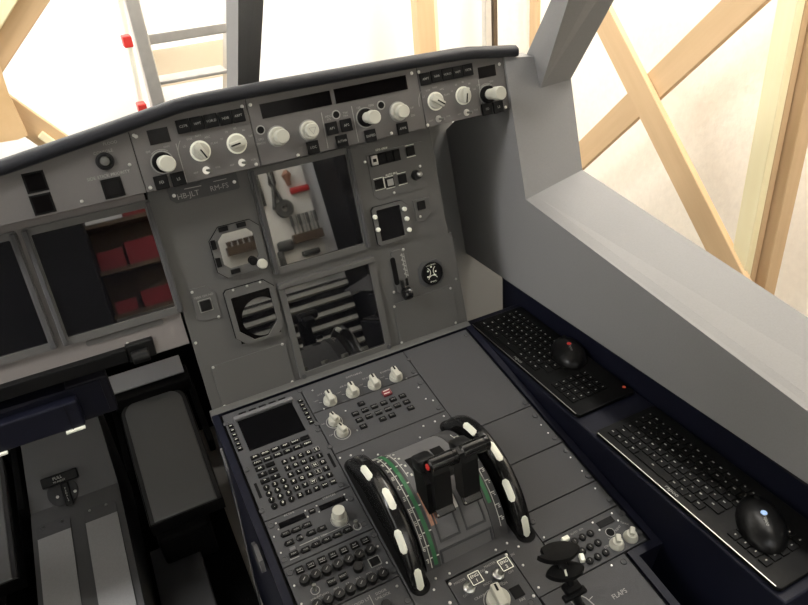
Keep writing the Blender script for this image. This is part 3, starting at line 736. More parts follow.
lsk = proto('lsk', lambda b: b.box((0, 0, .0015), (.0085, .007, .003), bev=.0008), KEYM, False)
mk = MB(T)
a, c = P_.uv((230.4, 427), PT), P_.uv((241, 449.4), PT); d_, e_ = P_.uv((300.5, 401.6), PT), P_.uv((311, 422.6), PT)
lv0, lv1 = (a[1] + d_[1]) / 2, (c[1] + e_[1]) / 2
for k in range(6):
    v = lv0 + (lv1 - lv0) * k / 5
    for u in ((a[0] + c[0]) / 2, (d_[0] + e_[0]) / 2):
        put('key', lsk, T, (u, v, PT)); mk.line((u - .002, v), (u + .002, v), PT + .0033, .0009)
fk = proto('fkey', lambda b: b.box((0, 0, .0015), (.0150, .0080, .003), bev=.0008), KEYM, False)
a, c = P_.uv((255.1, 457.3), PT), P_.uv((305, 438.8), PT)
r1 = (a[1] + c[1]) / 2; r2 = (P_.uv((257.3, 463.5), PT)[1] + P_.uv((307.9, 443.8), PT)[1]) / 2
fs = (c[0] - a[0]) / 5; dr = r1 - r2
FN = (('DIR', 'PROG', 'PERF', 'INIT', 'DATA', ''), ('F-PLN', 'RAD', 'FUEL', 'SEC', 'ATC', 'MENU'))
def cap_(t, u, v, s=.0042): mk.text(t, (u, v), PT + .0033, s) if t else None
for r_, row in enumerate(FN):
    for k, t in enumerate(row): put('key', fk, T, (a[0] + fs * k, r1 - dr * r_, PT)); cap_(t, a[0] + fs * k, r1 - dr * r_)
u4 = a[0]; 
for r_, row in enumerate((('AIR', ''), ('<', '^'), ('>', 'v'))):
    for k, t in enumerate(row): put('key', fk, T, (u4 + fs * k, r1 - dr * (2 + r_) - .0005 * r_, PT)); cap_(t, u4 + fs * k, r1 - dr * (2 + r_), .0065 if r_ else .0042)
nk = proto('nkey', lambda b: b.lathe([(.0052, 0), (.0052, .0025), (.0045, .003)], (0, 0, 0), seg=16), KEYM)
a, c = P_.uv((266.4, 488.1), PT), P_.uv((291.8, 499.5), PT); d_, e_ = P_.uv((283.4, 481.5), PT), P_.uv((274.7, 506.9), PT)
nu0, nu1 = (a[0] + e_[0]) / 2, (d_[0] + c[0]) / 2; nv0, nv1 = (a[1] + d_[1]) / 2, (c[1] + e_[1]) / 2
for i in range(4):
    for j in range(3):
        u, v = nu0 + (nu1 - nu0) * j / 2, nv0 + (nv1 - nv0) * i / 3
        put('key', nk, T, (u, v, PT)); cap_(('123', '456', '789', '.0/')[i][j], u, v, .0062)
lk = proto('lkey', lambda b: b.box((0, 0, .0015), (.0100, .0086, .003), bev=.0008), KEYM, False)
a, c = P_.uv((284.6, 462.7), PT), P_.uv((333.3, 482.1), PT); d_, e_ = P_.uv((316.2, 449.9), PT), P_.uv((300.7, 495.8), PT)
lu0, lu1 = (a[0] + e_[0]) / 2, (d_[0] + c[0]) / 2; lv0, lv1 = (a[1] + d_[1]) / 2, (c[1] + e_[1]) / 2
LT = 'ABCDEFGHIJKLMNOPQRSTUVWXYZ/'
for i in range(6):
    for j in range(5):
        u, v = lu0 + (lu1 - lu0) * j / 4, lv0 + (lv1 - lv0) * i / 5; k = i * 5 + j
        put('key', lk, T, (u, v, PT)); cap_(LT[k] if k < 27 else ('SP', 'OVY', 'CLR')[k - 27], u, v, .0062 if k < 27 else .0038)
mk2 = MB(T)
for k in (4, 13, 18, 22):
    u, v = lu0 + (lu1 - lu0) * (k % 5) / 4, lv0 + (lv1 - lv0) * (k // 5) / 5; mk2.frame(u - .0046, v - .0039, u + .0046, v + .0039, PT + .0033, .0005)
mk2.obj('key_border', DIMW, T); mk.obj('marking', IVORY, T)
for q in ((258, 490.8), (331.7, 460.4)):
    u, v = P_.uv(q, PT); MB(T).box((u, v, PT + .0004), (.0045, .030, .0008)).obj('light_strip', BLACKM, T)
dzus(T, [(226, 424), (246.5, 470), (262, 511), (300, 391), (341, 485), (318, 430)])

# --- radio panel
T = pedp('radio_panel', 'radio panel with two dark windows and a tall cream knob behind the round-knobbed audio panel', 'radio', R4(0, Y4, XA, Y3))
def wind(T, pts, name):
    c_ = [PED.uv(q, PT) for q in pts]; uu = [p[0] for p in c_]; vv = [p[1] for p in c_]
    MB(T).rect((uu[0] + uu[3]) / 2, (vv[2] + vv[3]) / 2, (uu[1] + uu[2]) / 2, (vv[0] + vv[1]) / 2, PT, PT + .001).obj(name, VOID, T)
wind(T, [(278, 524.1), (304, 512.9), (306.5, 517.9), (280.4, 529)], 'active_window'); wind(T, [(318.2, 506.1), (344.3, 496.2), (345.5, 500.5), (320.7, 511.1)], 'standby_window')
rk_ = proto('rmpkey', lambda b: b.prism([(-.0075, 0), (-.0045, .0038), (.0075, .0038), (.0075, -.0038), (-.0045, -.0038)], 0, .003), KEYM, False)
mk = MB(T)
for q, t in (((285.4, 534.6), 'VHF1'), ((295.9, 530.3), 'VHF2'), ((306.5, 525.7), 'VHF3'), ((289.1, 543.5), 'HF1'), ((310.8, 533.6), 'HF2'), ((321.6, 529.3), 'AM'), ((305.2, 550.5), 'VOR'), ((315.8, 545.1), 'ILS'), ((326.3, 540.6), 'MLS'), ((337.1, 535.5), 'ADF'), ((347.4, 530.6), 'BFO')):
    u, v = PED.uv(q, PT); put('key', rk_, T, (u, v, PT)); mk.text(t, (u + .001, v), PT + .0033, .0038)
u, v = PED.uv((312, 511.7), PT); MB(T).box((u, v, PT + .0015), (.0105, .0085, .003), bev=.002).obj('transfer_key', KEYM, T); mk.line((u - .003, v), (u + .003, v), PT + .0033, .001)
u, v = PED.uv((299.9, 538.3), PT); MB(T).lathe([(.0055, PT), (.005, PT + .003), (.002, PT + .0045)], (u, v, 0)).obj('select_light', BLACKG, T, True)
u, v = PED.uv((292.5, 549), PT); MB(T).box((u, v, PT + .001), (.009, .006, .002), bev=.0008).obj('key_guard', GREYL, T)
u, v = PED.uv((294, 554.4), PT); MB(T).box((u, v, PT + .0015), (.014, .0075, .003), bev=.0008).obj('key', KEYM, T); mk.text('NAV', (u, v), PT + .0033, .004); mk.line((u - .008, v - .006), (u + .006, v - .006), PT + .0003, .0012)
u, v = PED.uv((339.5, 519.5), PT)
MB(T).lathe([(.0135, PT), (.0135, PT + .001), (.0122, PT + .001)], (u, v, 0), seg=28, cap=False).obj('knob_ring', DIMW, T)
MB(T).lathe([(.0115, PT), (.0118, PT + .011), (.0112, PT + .012), (.0098, PT + .012), (.0098, PT + .024), (.0088, PT + .0255)], (u, v, 0), seg=28).obj('tuning_knob', CREAM, T, True)
u, v = PED.uv((357.3, 526.6), PT); MB(T).lathe([(.0065, PT), (.0065, PT + .001), (.005, PT + .001)], (u, v, 0), cap=False).obj('switch_ring', DIMW, T)
MB(T).tube([(u, v, PT), (u - .001, v + .003, PT + .012)], [.0022, .0032]).obj('switch_lever', STEEL, T, True)
mk.line(PED.uv((299.7, 545.8), PT), PED.uv((317, 538), PT), PT + .0003, .001).line(PED.uv((323.5, 535.5), PT), PED.uv((349.2, 523.8), PT), PT + .0003, .001).line(PED.uv((349.2, 523.8), PT), PED.uv((350.5, 526.5), PT), PT + .0003, .001)
mk.text('STBY NAV', PED.uv((320.2, 536.8), PT), PT + .0003, .0045).text('ACTIVE', PED.uv((289, 514), PT), PT + .0003, .005).text('STBY/CRS', PED.uv((329, 496.5), PT), PT + .0003, .005)
mk.obj('marking', DIMW, T)
screws(T, PED, [(275.8, 523.4), (278.5, 529.5), (305.2, 510.8), (307.8, 516.8), (316.6, 506), (319.2, 512), (344.3, 494.6), (347, 500), (274, 537), (280.9, 553)], r=.0014)
dzus(T, [(271, 526), (284, 560), (350.5, 499), (364, 524)])

# --- audio panel
T = pedp('audio_panel', 'audio panel with rows of round black knobs, between the radio panel and the light knobs', 'panel', R4(0, Y5, XA, Y4))
mk = MB(T)
a, c = PED.uv((300, 571.1), PT), PED.uv((364.9, 540.9), PT)
kb = proto('acpkey', lambda b: b.box((0, 0, .002), (.0125, .0105, .004), bev=.001), KEYM, False)
for k, t in enumerate(('VHF1', 'VHF2', 'VHF3', 'HF1', 'HF2', 'INT', 'CAB')):
    u, v = a[0] + (c[0] - a[0]) * k / 6, (a[1] + c[1]) / 2; put('key', kb, T, (u, v, PT)); mk.text(t, (u, v), PT + .0043, .004).line((u - .004, v - .0035), (u + .004, v - .0035), PT + .0043, .0006)
kn = proto('acpknob', lambda b: b.lathe([(.0075, 0), (.0078, .007), (.0068, .009), (.003, .0092)], (0, 0, 0), seg=22), BLACK)
a, c = PED.uv((304.8, 582), PT), PED.uv((370.5, 551.3), PT)
for k in range(7): 
    u, v = a[0] + (c[0] - a[0]) * k / 6, (a[1] + c[1]) / 2; put('knob', kn, T, (u, v, PT)); mk.line((u - .002, v - .002), (u + .002, v + .0015), PT + .0096, .001)
a2, c2 = PED.uv((317, 606), PT), PED.uv((383.5, 576.0), PT); st = (c2[0] - a2[0]) / 6
for k in range(-0, 7):
    u, v = a2[0] + st * k, (a2[1] + c2[1]) / 2; put('knob', kn, T, (u, v, PT)); mk.text(('VOR1', 'VOR2', 'MKR', 'ILS', 'MLS', 'ADF1', 'ADF2')[k], (u, v + .012), PT + .0003, .004); mk.line((u - .002, v - .002), (u + .002, v + .0015), PT + .0096, .001)
put('knob', kn, T, (*PED.uv((358.3, 568.7), PT), PT))
for q, t in (((331.8, 582.7), 'VOICE'), ((343.4, 577.1), 'RESET')): u, v = PED.uv(q, PT); put('key', kb, T, (u, v, PT)); mk.text(t, (u, v), PT + .0043, .004)
u, v = PED.uv((374.8, 561.6), PT); MB(T).box((u, v, PT + .001), (.0135, .0115, .002)).obj('call_light', BLACKM, T); mk.frame(u - .008, v - .007, u + .008, v + .007, PT + .0004, .0012)
u, v = PED.uv((315.3, 590.5), PT); mk.arc((u, v), .0062, 0, 360, PT + .0005, .001, 18)
MB(T).tube([(u, v, PT), (u, v + .003, PT + .011)], [.002, .003]).obj('switch_lever', STEEL, T, True)
mk.text('INT', (u + .002, v - .010), PT + .0003, .004).obj('marking', DIMW, T)
screws(T, PED, [(294.2, 585.8), (301.5, 604), (377.8, 546.3), (386.8, 562.7)], r=.0016)
dzus(T, [(290, 573), (374, 535), (393, 570.5)])

# --- light panel
T = pedp('light_panel', 'grey panel lettered DOOR UNLOCK beyond the round knobs of the audio panel', 'panel', R4(0, -.50, XA, Y5))
mk = MB(T)
mk.text('DOOR', PED.uv((381, 592), PT), PT + .0003, .0055).text('UNLOCK', PED.uv((383, 596), PT), PT + .0003, .0055).text('FLOOD LT', PED.uv((360, 603), PT), PT + .0003, .006)
p1 = PED.uv((369, 595), PT); mk.line(p1, (p1[0], -.47), PT + .0003, .001).obj('marking', DIMW, T)
u, v = PED.uv((386.5, 607), PT); put('knob', kn, T, (u, v, PT))
MB(T).lathe([(.009, PT), (.009, PT + .01), (.008, PT + .012)], (.06, -.455, 0)).obj('light_knob', CREAM, T, True)
screws(T, PED, [(397, 586.2)], r=.002); dzus(T, [(407.5, 600.5)])

# --- switching panel
T = pedp('switching_panel', 'narrow panel with a row of four cream rotary knobs under the centre screens', 'panel', R4(XA, Y1, XB, 0))
mk = MB(T)
for q, t in (((330.3, 401.5), 'ATT HDG'), ((352.8, 393.2), 'AIR DATA'), ((374.5, 385.4), 'EIS DMC'), ((396, 377.6), 'ECAM/ND XFR')):
    u, v = PED.uv(q, PT)
    r = .0125
    k = MB(T).lathe([(r, PT), (r * .95, PT + .007), (r * .9, PT + .008)], (u, v, 0), seg=28)
    k.box((u, v, PT + .0125), (.0105, r * 2.0, .013), bev=.002)
    ko = k.obj('rotary_knob', CREAM, T, 30)
    MB(T).box((u, v + .007, PT + .0193), (.003, .008, .0006)).obj('pointer_mark', BLACKM).parent = ko
    mk.text(t, (u - .004, v + .0235), PT + .0003, .0052).line((u - .019, v + .006), (u - .014, v + .004), PT + .0003, .0008).text('CAPT', (u - .022, v + .012), PT + .0003, .0036)
mk.text('SWITCHING', PED.uv((354, 375.2), PT), PT + .0003, .0058).obj('marking', DIMW, T)
screws(T, PED, [(406.5, 378.5), (312.5, 390.5), (324, 409)], r=.0016); dzus(T, [(413.5, 371.8), (409, 359.5)], .004)

# --- system page panel
T = pedp('system_page_panel', 'panel of small black keys with one red guarded key in front of the throttles', 'keypad', R4(XA, Y2, XB, Y1))
mk = MB(T)
ek = proto('ecpkey', lambda b: b.box((0, 0, .0015), (.0125, .0092, .003), bev=.0009), KEYM, False)
def row(a, c, n, tt):
    A, Bq = PED.uv(a, PT), PED.uv(c, PT)
    for k in range(n):
        u, v = A[0] + (Bq[0] - A[0]) * k / max(1, n - 1), (A[1] + Bq[1]) / 2
        put('key', ek, T, (u, v, PT)); mk.text(tt[k], (u, v), PT + .0033, .004)
row((355.7, 414.6), (402, 396.1), 6, ('ENG', 'BLEED', 'PRESS', 'ELEC', 'HYD', 'FUEL'))
row((359.5, 420.6), (406.5, 402.4), 6, ('APU', 'COND', 'DOOR', 'WHEEL', 'F/CTL', 'ALL'))
row((361.3, 404.2), (361.3, 404.2), 1, ('T.O',)); row((363.5, 426.9), (363.5, 426.9), 1, ('CLR',))
row((382.9, 419.5), (392, 415.7), 2, ('STS', 'RCL')); row((410.7, 408.4), (410.7, 408.4), 1, ('CLR',))
u, v = PED.uv((387, 394), PT)
MB(T).box((u, v, PT + .003), (.0165, .0125, .006), bev=.0015).obj('guarded_key', REDL, T)
b = MB(T); b.line((u - .007, v - .003), (u + .004, v - .003), PT + .0063, .0012).line((u - .006, v + .003), (u + .006, v + .004), PT + .0063, .0012).obj('key_marking', IVORY, T)
for q, t in (((334.4, 422), 'UPPER'), ((342.5, 433), 'LOWER')):
    u, v = PED.uv(q, PT)
    MB(T).lathe([(.0145, PT), (.0145, PT + .0006), (.013, PT + .0006)], (u, v, 0), cap=False).obj('knob_ring', DIMW, T)
    k = MB(T).lathe([(.0105, PT), (.0098, PT + .009), (.009, PT + .010)], (u, v, 0), seg=24); k.box((u, v, PT + .014), (.0085, .0175, .010), Matrix.Rotation(.25, 3, 'Z'), bev=.002)
    ko = k.obj('brightness_knob', CREAM, T, 30)
    MB(T).box((u - .001, v + .004, PT + .0193), (.0026, .007, .0006), Matrix.Rotation(.25, 3, 'Z')).obj('pointer_mark', BLACKM).parent = ko
    mk.text('OFF', (u - .019, v + .004), PT + .0003, .004).text('BRT', (u + .004, v + .019), PT + .0003, .004)
mk.obj('marking', DIMW, T)
screws(T, PED, [(345.5, 411), (357, 430.5), (418.5, 387.5), (433, 400.5), (425.8, 398.9)], r=.0016); dzus(T, [(420, 383), (438.5, 408), (317, 424), (330, 447)])

# --- right column of blank covers
GB = 'blank cover plates on the pedestal'
def blank(label, v0, v1, scr, dz, u1=XC, u0=XB):
    T = plate_thing('cover_plate', label, 'cover plate', PED, R4(u0, v0, u1, v1), m=GREYP, group=GB, gap=.0009)
    screws(T, PED, scr, r=.0014); dzus(T, dz)
blank('large blank cover plate at the front right of the pedestal', Z1, 0, [], [(466, 335), (525, 403)])
blank('blank cover plate beside the right trim wheel, joined to the large front one', Z2, Z1, [(548, 433), (541, 425)], [(554.5, 438), (535, 416)])
blank('second blank cover plate beside the right trim wheel, counted from the large front one', Z3, Z2, [(570.5, 457.5), (582, 471)], [(566, 451), (588, 476)])
blank('narrow blank cover plate ahead of the transponder panel', Z4, Z3, [(595.2, 488.5), (543.9, 537.5)], [(609, 499.5), (532.5, 522)])

# --- transponder
T = pedp('transponder_panel', 'transponder panel with nine round keys and two cream pointer knobs', 'panel', R4(XB, Z5, XC, Z4))
mk = MB(T)
wind(T, [(595.9, 523), (610.7, 516), (615, 521.2), (600.3, 529)], 'code_window')
tk = proto('atckey', lambda b: b.lathe([(.0055, 0), (.0055, .003), (.0045, .0038)], (0, 0, 0), seg=16), KEYM)
A, Bq, Cc, Dd = PED.uv((574.6, 541.7), PT), PED.uv((590.2, 533.9), PT), PED.uv((605.5, 552.8), PT), PED.uv((589.9, 561.7), PT)
for i in range(3):
    for j in range(3):
        u = (A[0] + Dd[0]) / 2 + ((Bq[0] + Cc[0]) / 2 - (A[0] + Dd[0]) / 2) * j / 2; v = (A[1] + Bq[1]) / 2 + ((Cc[1] + Dd[1]) / 2 - (A[1] + Bq[1]) / 2) * i / 2
        put('key', tk, T, (u, v, PT)); mk.text(str(i * 3 + j + 1), (u, v), PT + .0041, .005)
u, v = PED.uv((610.2, 532.5), PT); MB(T).cyl((u, v, PT), .0062, .001).obj('ident_button', BLACKM, T); mk.arc((u, v), .0068, 0, 360, PT + .0006, .001, 20)
for q, rz in (((616.7, 544.5), -.6), ((630.6, 537), -.75)):
    u, v = PED.uv(q, PT); R = Matrix.Rotation(rz, 3, 'Z')
    k = MB(T).lathe([(.0112, PT), (.0108, PT + .002), (.0075, PT + .0095)], (u, v, 0), seg=22)
    k.box((u + .002, v + .002, PT + .011), (.0075, .0125, .008), R, bev=.0015); k.obj('pointer_knob', CREAM, T, 30)
for q, rz in (((565, 540.5), .0), ((581.5, 559.5), 1.2)):
    u, v = PED.uv(q, PT); MB(T).box((u, v, PT + .004), (.012, .007, .008), Matrix.Rotation(rz, 3, 'Z'), bev=.0015).obj('rocker_switch', IVORY, T)
mk.text('IDENT', PED.uv((618, 528.5), PT), PT + .0003, .0045, .3).text('TA/RA', PED.uv((624.5, 523.5), PT), PT + .0003, .0045, -.8).text('TA', PED.uv((610.5, 539), PT), PT + .0003, .0045).text('STBY', PED.uv((607, 546.5), PT), PT + .0003, .0045).text('AUTO', PED.uv((574, 533), PT), PT + .0003, .0045).text('ON', PED.uv((581, 529.5), PT), PT + .0003, .0045)
mk.obj('marking', DIMW, T)
screws(T, PED, [(592.6, 522.7), (599.5, 530.2), (611.7, 513.3), (618, 520.6)], r=.0014); dzus(T, [(622, 513.5), (639, 532.6)])

# --- flap panel and lever
T = pedp('wing_flaps_panel', 'grey panel lettered FLAPS around the foot of the black flap lever', 'panel', R4(.302, -.70, XN, Z5))
mk = MB(T); mk.text('FLAPS', PED.uv((619.5, 594), PT), PT + .0003, .0095)
for pl_ in (((578, 594.5), (586, 598), (593, 604), (598, 610)), ((566, 600), (571, 601.5), (575, 606), (577, 612))):
    for a, c in zip(pl_, pl_[1:]): mk.line(PED.uv(a, PT), PED.uv(c, PT), PT + .0003, .0015)
for a, c in (((589, 600), (592.5, 596.5)), ((580.5, 595.5), (582.5, 592.5))): mk.line(PED.uv(a, PT), PED.uv(c, PT), PT + .0003, .001)
mk.obj('marking', DIMW, T)
fu, fv = PED.uv((577, 600), PT)
MB(T).rect(fu - .006, fv - .10, fu + .006, fv + .02, PT, PT + .0006).obj('slot', BLACKM, T)
screws(T, PED, [(611.5, 565.5)], r=.0016); dzus(T, [(623.5, 561.8)])
T = thing('flap_lever', 'black lever with two stacked rounded paddles beside the transponder keys', 'lever', PED, (fu, fv, PT))
def lens(T, px, w, ru, rv, rw, name, notch=False):
    u, v = PED.uv(px, w); P = []
    for k in range(40):
        a = 2 * PI * k / 40; x = math.cos(a); y = math.sin(a) * (1 - .30 * abs(x) ** 3)
        if notch and x < -.72 and math.sin(a) > 0: y = -.10; x *= .86
        ca, sa = math.cos(-.27), math.sin(-.27)
        P.append((u + x * ru * ca - y * rv * sa, v + x * ru * sa + y * rv * ca))
    return MB(T).prism(P, w - rw, w + rw, bev=rw * .8).obj(name, BLACKM, T, True), u, v
_, u1_, v1_ = lens(T, (558, 552.5), .098, .0295, .0135, .0050, 'upper_paddle', True)
_, u2_, v2_ = lens(T, (565.3, 571.0), .077, .0265, .0130, .0045, 'lower_paddle')
MB(T).tube([(fu, fv - .004, PT), ((fu + u2_) / 2 , (fv + v2_) / 2, .045), (u2_, v2_, .076), (u1_, v1_, .098)], [.008, .0075, .006, .006], sx=1.2, sz=.7).obj('shaft', BLACK, T, True)
u3_, v3_ = PED.uv((571.8, 586.5), .048)
MB(T).box((u3_, v3_, .046), (.024, .016, .012), bev=.003).box((u3_ + .002, v3_ - .006, .036), (.036, .010, .008), bev=.002).obj('collar', BLACKM, T, True)
a, c = PED.uv((563.6, 565), .082), PED.uv((566.7, 576), .082)
b = MB(T); b.line(a, c, .0821, .0026, .001).obj('white_stripe', IVORY, T)
b = MB(T).cyl((u3_ + .001, v3_ + .003, .052), .0018, .0008, seg=8).obj('bolt', STEEL, T)

# --- engine panel
T = pedp('engine_panel', 'engine start panel with ENG 1 and ENG 2 switches behind the throttles', 'panel', chamf(.198, -.60, .3005, -.443, .004))
mk = MB(T); wk = MB(T)
for q, kq, n in (((475.7, 577.7), (469.3, 588.6), '1'), ((505.4, 563.7), (498.3, 575), '2')):
    u, v = PED.uv(kq, PT)
    MB(T).lathe([(.0085, PT), (.0085, PT + .004), (.006, PT + .006)], (u, v, 0)).obj('switch_nut', STEEL, T, True)
    tu, tv = PED.uv(q, .030)
    MB(T).tube([(u, v, PT), (tu, tv - .002, .026)], [.004, .0055]).obj('switch_lever', STEEL, T, True)
    MB(T).box((tu, tv, .0265), (.0165, .0165, .005), bev=.0012).obj('switch_cap', GREYD, T)
    wk.frame(tu - .0083, tv - .0083, tu + .0083, tv + .0083, .0294, .0011).text('ENG', (tu, tv + .0035), .0294, .0062).text(n, (tu, tv - .0038), .0294, .0068)
wk.obj('cap_lettering', IVORY, T)
u, v = PED.uv((498, 601), PT); r = .0165
k = MB(T).lathe([(r, PT), (r, PT + .008), (r * .92, PT + .010)], (u, v, 0), seg=30); k.box((u + .0, v, PT + .015), (.0125, r * 2, .013), Matrix.Rotation(-.1, 3, 'Z'), bev=.002)
ko = k.obj('mode_knob', CREAM, T, 30)
MB(T).box((u + .001, v + .009, PT + .0218), (.0032, .010, .0006), Matrix.Rotation(-.1, 3, 'Z')).obj('pointer_mark', BLACKM).parent = ko
mk.arc((u, v), r + .003, 20, 170, PT + .0003, .001)
u, v = PED.uv((517, 592), PT); MB(T).box((u, v, PT + .0006), (.0165, .0165, .0012)).obj('dark_window', BLACKM, T)
for q, t in (((461, 581), 'MASTER 1'), ((482.5, 571), 'ON'), ((491, 564.3), 'MASTER 2'), ((512, 555), 'ON'), ((488, 583.5), 'MODE'), ((498, 585), 'NORM'), ((504.5, 583.5), 'IGN'), ((480, 597), 'CRANK'), ((466, 595.5), 'OFF'), ((511, 572), 'OFF'), ((522.5, 599.5), 'FIRE')): mk.text(t, PED.uv(q, PT), PT + .0003, .0052)
mk.obj('marking', DIMW, T)
screws(T, PED, [(450, 584), (506.3, 554.8), (533.6, 596), (450, 602.8), (486.5, 572.5)], r=.0022); dzus(T, [(531, 602.5)])

# ================================================================== THROTTLE QUADRANT
T = plate_thing('throttle_base_plate', 'grey base plate around the throttle quadrant and trim wheels', 'plate', PED,
                [(XA, Y2), (XB, Y2), (XB, Z5 + .0), (.3015, Z5 + .0), (.3015, -.442), (.197, -.442), (.197, -.62), (XA, -.62)], m=GREYP, gap=.0006)
screws(T, PED, [(423.4, 426.1), (434.9, 421.5), (443.8, 416.2), (419.9, 437.5), (437, 434.8), (350.8, 455.4), (362.8, 450.3), (378, 454.7), (340, 458), (435.7, 578.5), (434, 589.8), (449.5, 573.5), (449.6, 602.5), (495.8, 550), (507, 543.2), (518.5, 546.7), (523, 565.2), (538.5, 587.6)], r=.0018)
WU = (.1625, .3405); WR, WVC, WW = .127, -.317, -.032
for k, wu in enumerate(WU):
    MB(T).prism(rrect(wu - .0150, -.447, wu + .0150, -.188, .0145), PT, PT + .0012).obj('wheel_slot', BLACKM, T)
# quadrant body
QR, QV, QW = .111, -.315, -.036
T = thing('throttle_quadrant', 'curved grey throttle quadrant with green trim scales between the two black wheels', 'quadrant', PED, (.25, QV, PT))
def sector(b, u0, u1, R, a0, a1, w0=PT, n=24, R0=None):
    """solid arc between u0 and u1; angle from straight up, positive aft"""
    pr = [(QV - R * math.sin(math.radians(a0 + (a1 - a0) * k / n)), QW + R * math.cos(math.radians(a0 + (a1 - a0) * k / n))) for k in range(n + 1)]
    if R0: pr += [(QV - R0 * math.sin(math.radians(a1 + (a0 - a1) * k / n)), QW + R0 * math.cos(math.radians(a1 + (a0 - a1) * k / n))) for k in range(n + 1)]
    A = [b.bm.verts.new(Vector((u0, p[0], p[1])) - b.o) for p in pr]; Bq = [b.bm.verts.new(Vector((u1, p[0], p[1])) - b.o) for p in pr]
    N = len(pr)
    for i in range(N): b.bm.faces.new((A[i], A[(i + 1) % N], Bq[(i + 1) % N], Bq[i]))
    if R0:
        h = n + 1
        for L_ in (A, Bq):
            for i in range(n): b.bm.faces.new((L_[i], L_[i + 1], L_[2 * h - 2 - i], L_[2 * h - 1 - i]))
    else:
        b.bm.faces.new(A); b.bm.faces.new(Bq[::-1])
    return b
sector(MB(T), .205, .295, QR, -69, 69).obj('centre_body', GREYL, T, 30)
sector(MB(T), .1815, .2045, QR + .001, -69, 69).obj('scale_band', GREYD, T, 30)
sector(MB(T), .2955, .3185, QR + .001, -69, 69).obj('scale_band', GREYD, T, 30)
def strip(b, u0, u1, a0, a1, R=QR + .0013, t=.0005): return sector(b, u0, u1, R + t, a0, a1, n=16, R0=R - .0006)
strip(MB(T), .1945, .2005, -62, 66).obj('green_scale', GREEN, T, 30); strip(MB(T), .2995, .3055, -10, 40).obj('green_scale', GREEN, T, 30)
strip(MB(T), .2068, .2165, 12, 38, QR).obj('reverse_scale', PEACH, T, 30); strip(MB(T), .2885, .2955, 4, 24, QR + .0008).obj('reverse_scale', PEACH, T, 30)
b = MB(T); strip(b, .1895, .1905, -60, 67); strip(b, .3085, .3093, -30, 60); strip(b, .2075, .2083, -45, -4, QR); strip(b, .1835, .1842, 20, 52)
rnd = random.Random(3)
def amark(u, a, su, sa, R=QR + .0013): strip(b, u - su / 2, u + su / 2, a - sa / 2, a + sa / 2, R)
for k in range(13):
    a = -56 + k * 9.6
    amark(.1925, a, .003, .7)
    for s_ in range(3): amark(.1858 + rnd.uniform(-.001, .001), a + s_ * 1.3, rnd.uniform(.002, .0045), .5)
    if k % 2 == 0: amark(.2025, a, .0035, .8)
for k in range(9):
    a = -24 + k * 9.6
    amark(.311, a, .003, .7)
    for s_ in range(3): amark(.3145 + rnd.uniform(-.001, .001), a + s_ * 1.3, rnd.uniform(.002, .004), .5)
for a in (-42, -30, -18, -7): amark(.2105, a, .003, .9, QR); amark(.2145, a + 3, .003, 2.2, QR)
b.obj('scale_marking', WHITE, T, False)
# raised and recessed detail of the centre
b = MB(T)
for uc in (.2285, .2715):
    sector(b, uc - .0165, uc - .0145, QR + .0022, 14, 50, R0=QR - .001); sector(b, uc + .0145, uc + .0165, QR + .0022, 14, 50, R0=QR - .001); sector(b, uc - .0165, uc + .0165, QR + .0022, 50, 51.5, R0=QR - .001, n=3)
sector(b, .207, .293, QR + .0022, 57, 58.5, R0=QR - .001, n=3); sector(b, .207, .2095, QR + .0022, 57, 68, R0=QR - .001); sector(b, .2905, .293, QR + .0022, 57, 68, R0=QR - .001)
b.obj('slot_frame', GREYP, T)
b = MB(T); sector(b, .2465, .2555, QR + .001, 12, 33, R0=QR - .001); b.obj('lever_divider', ALU, T)
for uc in (.2285, .2715): strip(MB(T), uc - .009, uc + .009, -22, 10, QR).obj('lever_slot', BLACKM, T)

# trim wheels
for k, wu in enumerate(WU):
    T = thing('trim_wheel', ('black trim wheel with white bars on the left of the throttle levers', 'black trim wheel with white bars on the right of the throttle levers')[k], 'wheel', PED, (wu, WVC, WW))
    prof = [(WR * .60, -.006), (WR * .72, -.008), (WR * .86, -.0102), (WR * .955, -.0115), (WR * .99, -.0090), (WR, -.0045), (WR, .0045), (WR * .99, .0090), (WR * .955, .0115), (WR * .86, .0102), (WR * .72, .008), (WR * .60, .006)]
    MB(T).lathe(prof, (wu, WVC, WW), (1, 0, 0), seg=96).obj('rim', BLACKG, T, 50)
    for j in range(12):
        a = math.radians(-44 + 27.3 * j + (0, -1)[k]); sd = j % 2 == 1
        if j == 0 or a > math.radians(80): continue
        n_ = 8; bb = MB(T); hw = .0052; V = []
        cu_, cr_, du_, dr_ = (-.0094, WR * .979, .83, .60) if sd else (-.001, WR, 1., 0.)
        for i in range(n_ + 1):
            t = a + (i / n_ - .5) * .27; e = abs(i / n_ - .5) * 2
            ww = hw * (1 - max(0, e - .78) / .22 * .5)
            for f, hh in ((-1, -.004), (-1, .0010), (-.7, .0017), (.7, .0017), (1, .0010), (1, -.004)):
                pu, pr_ = cu_ + du_ * ww * f - dr_ * hh, cr_ + dr_ * ww * f + du_ * hh
                V.append(bb.bm.verts.new(Vector((wu + pu, WVC - pr_ * math.sin(t), WW + pr_ * math.cos(t))) - bb.o))
        for i in range(n_):
            for q in range(5): bb.bm.faces.new((V[i * 6 + q], V[i * 6 + q + 1], V[i * 6 + 7 + q], V[i * 6 + 6 + q]))
        bb.bm.faces.new(V[:6][::-1]); bb.bm.faces.new(V[-6:])
        bb.obj('white_bar', IVORY, T, True)
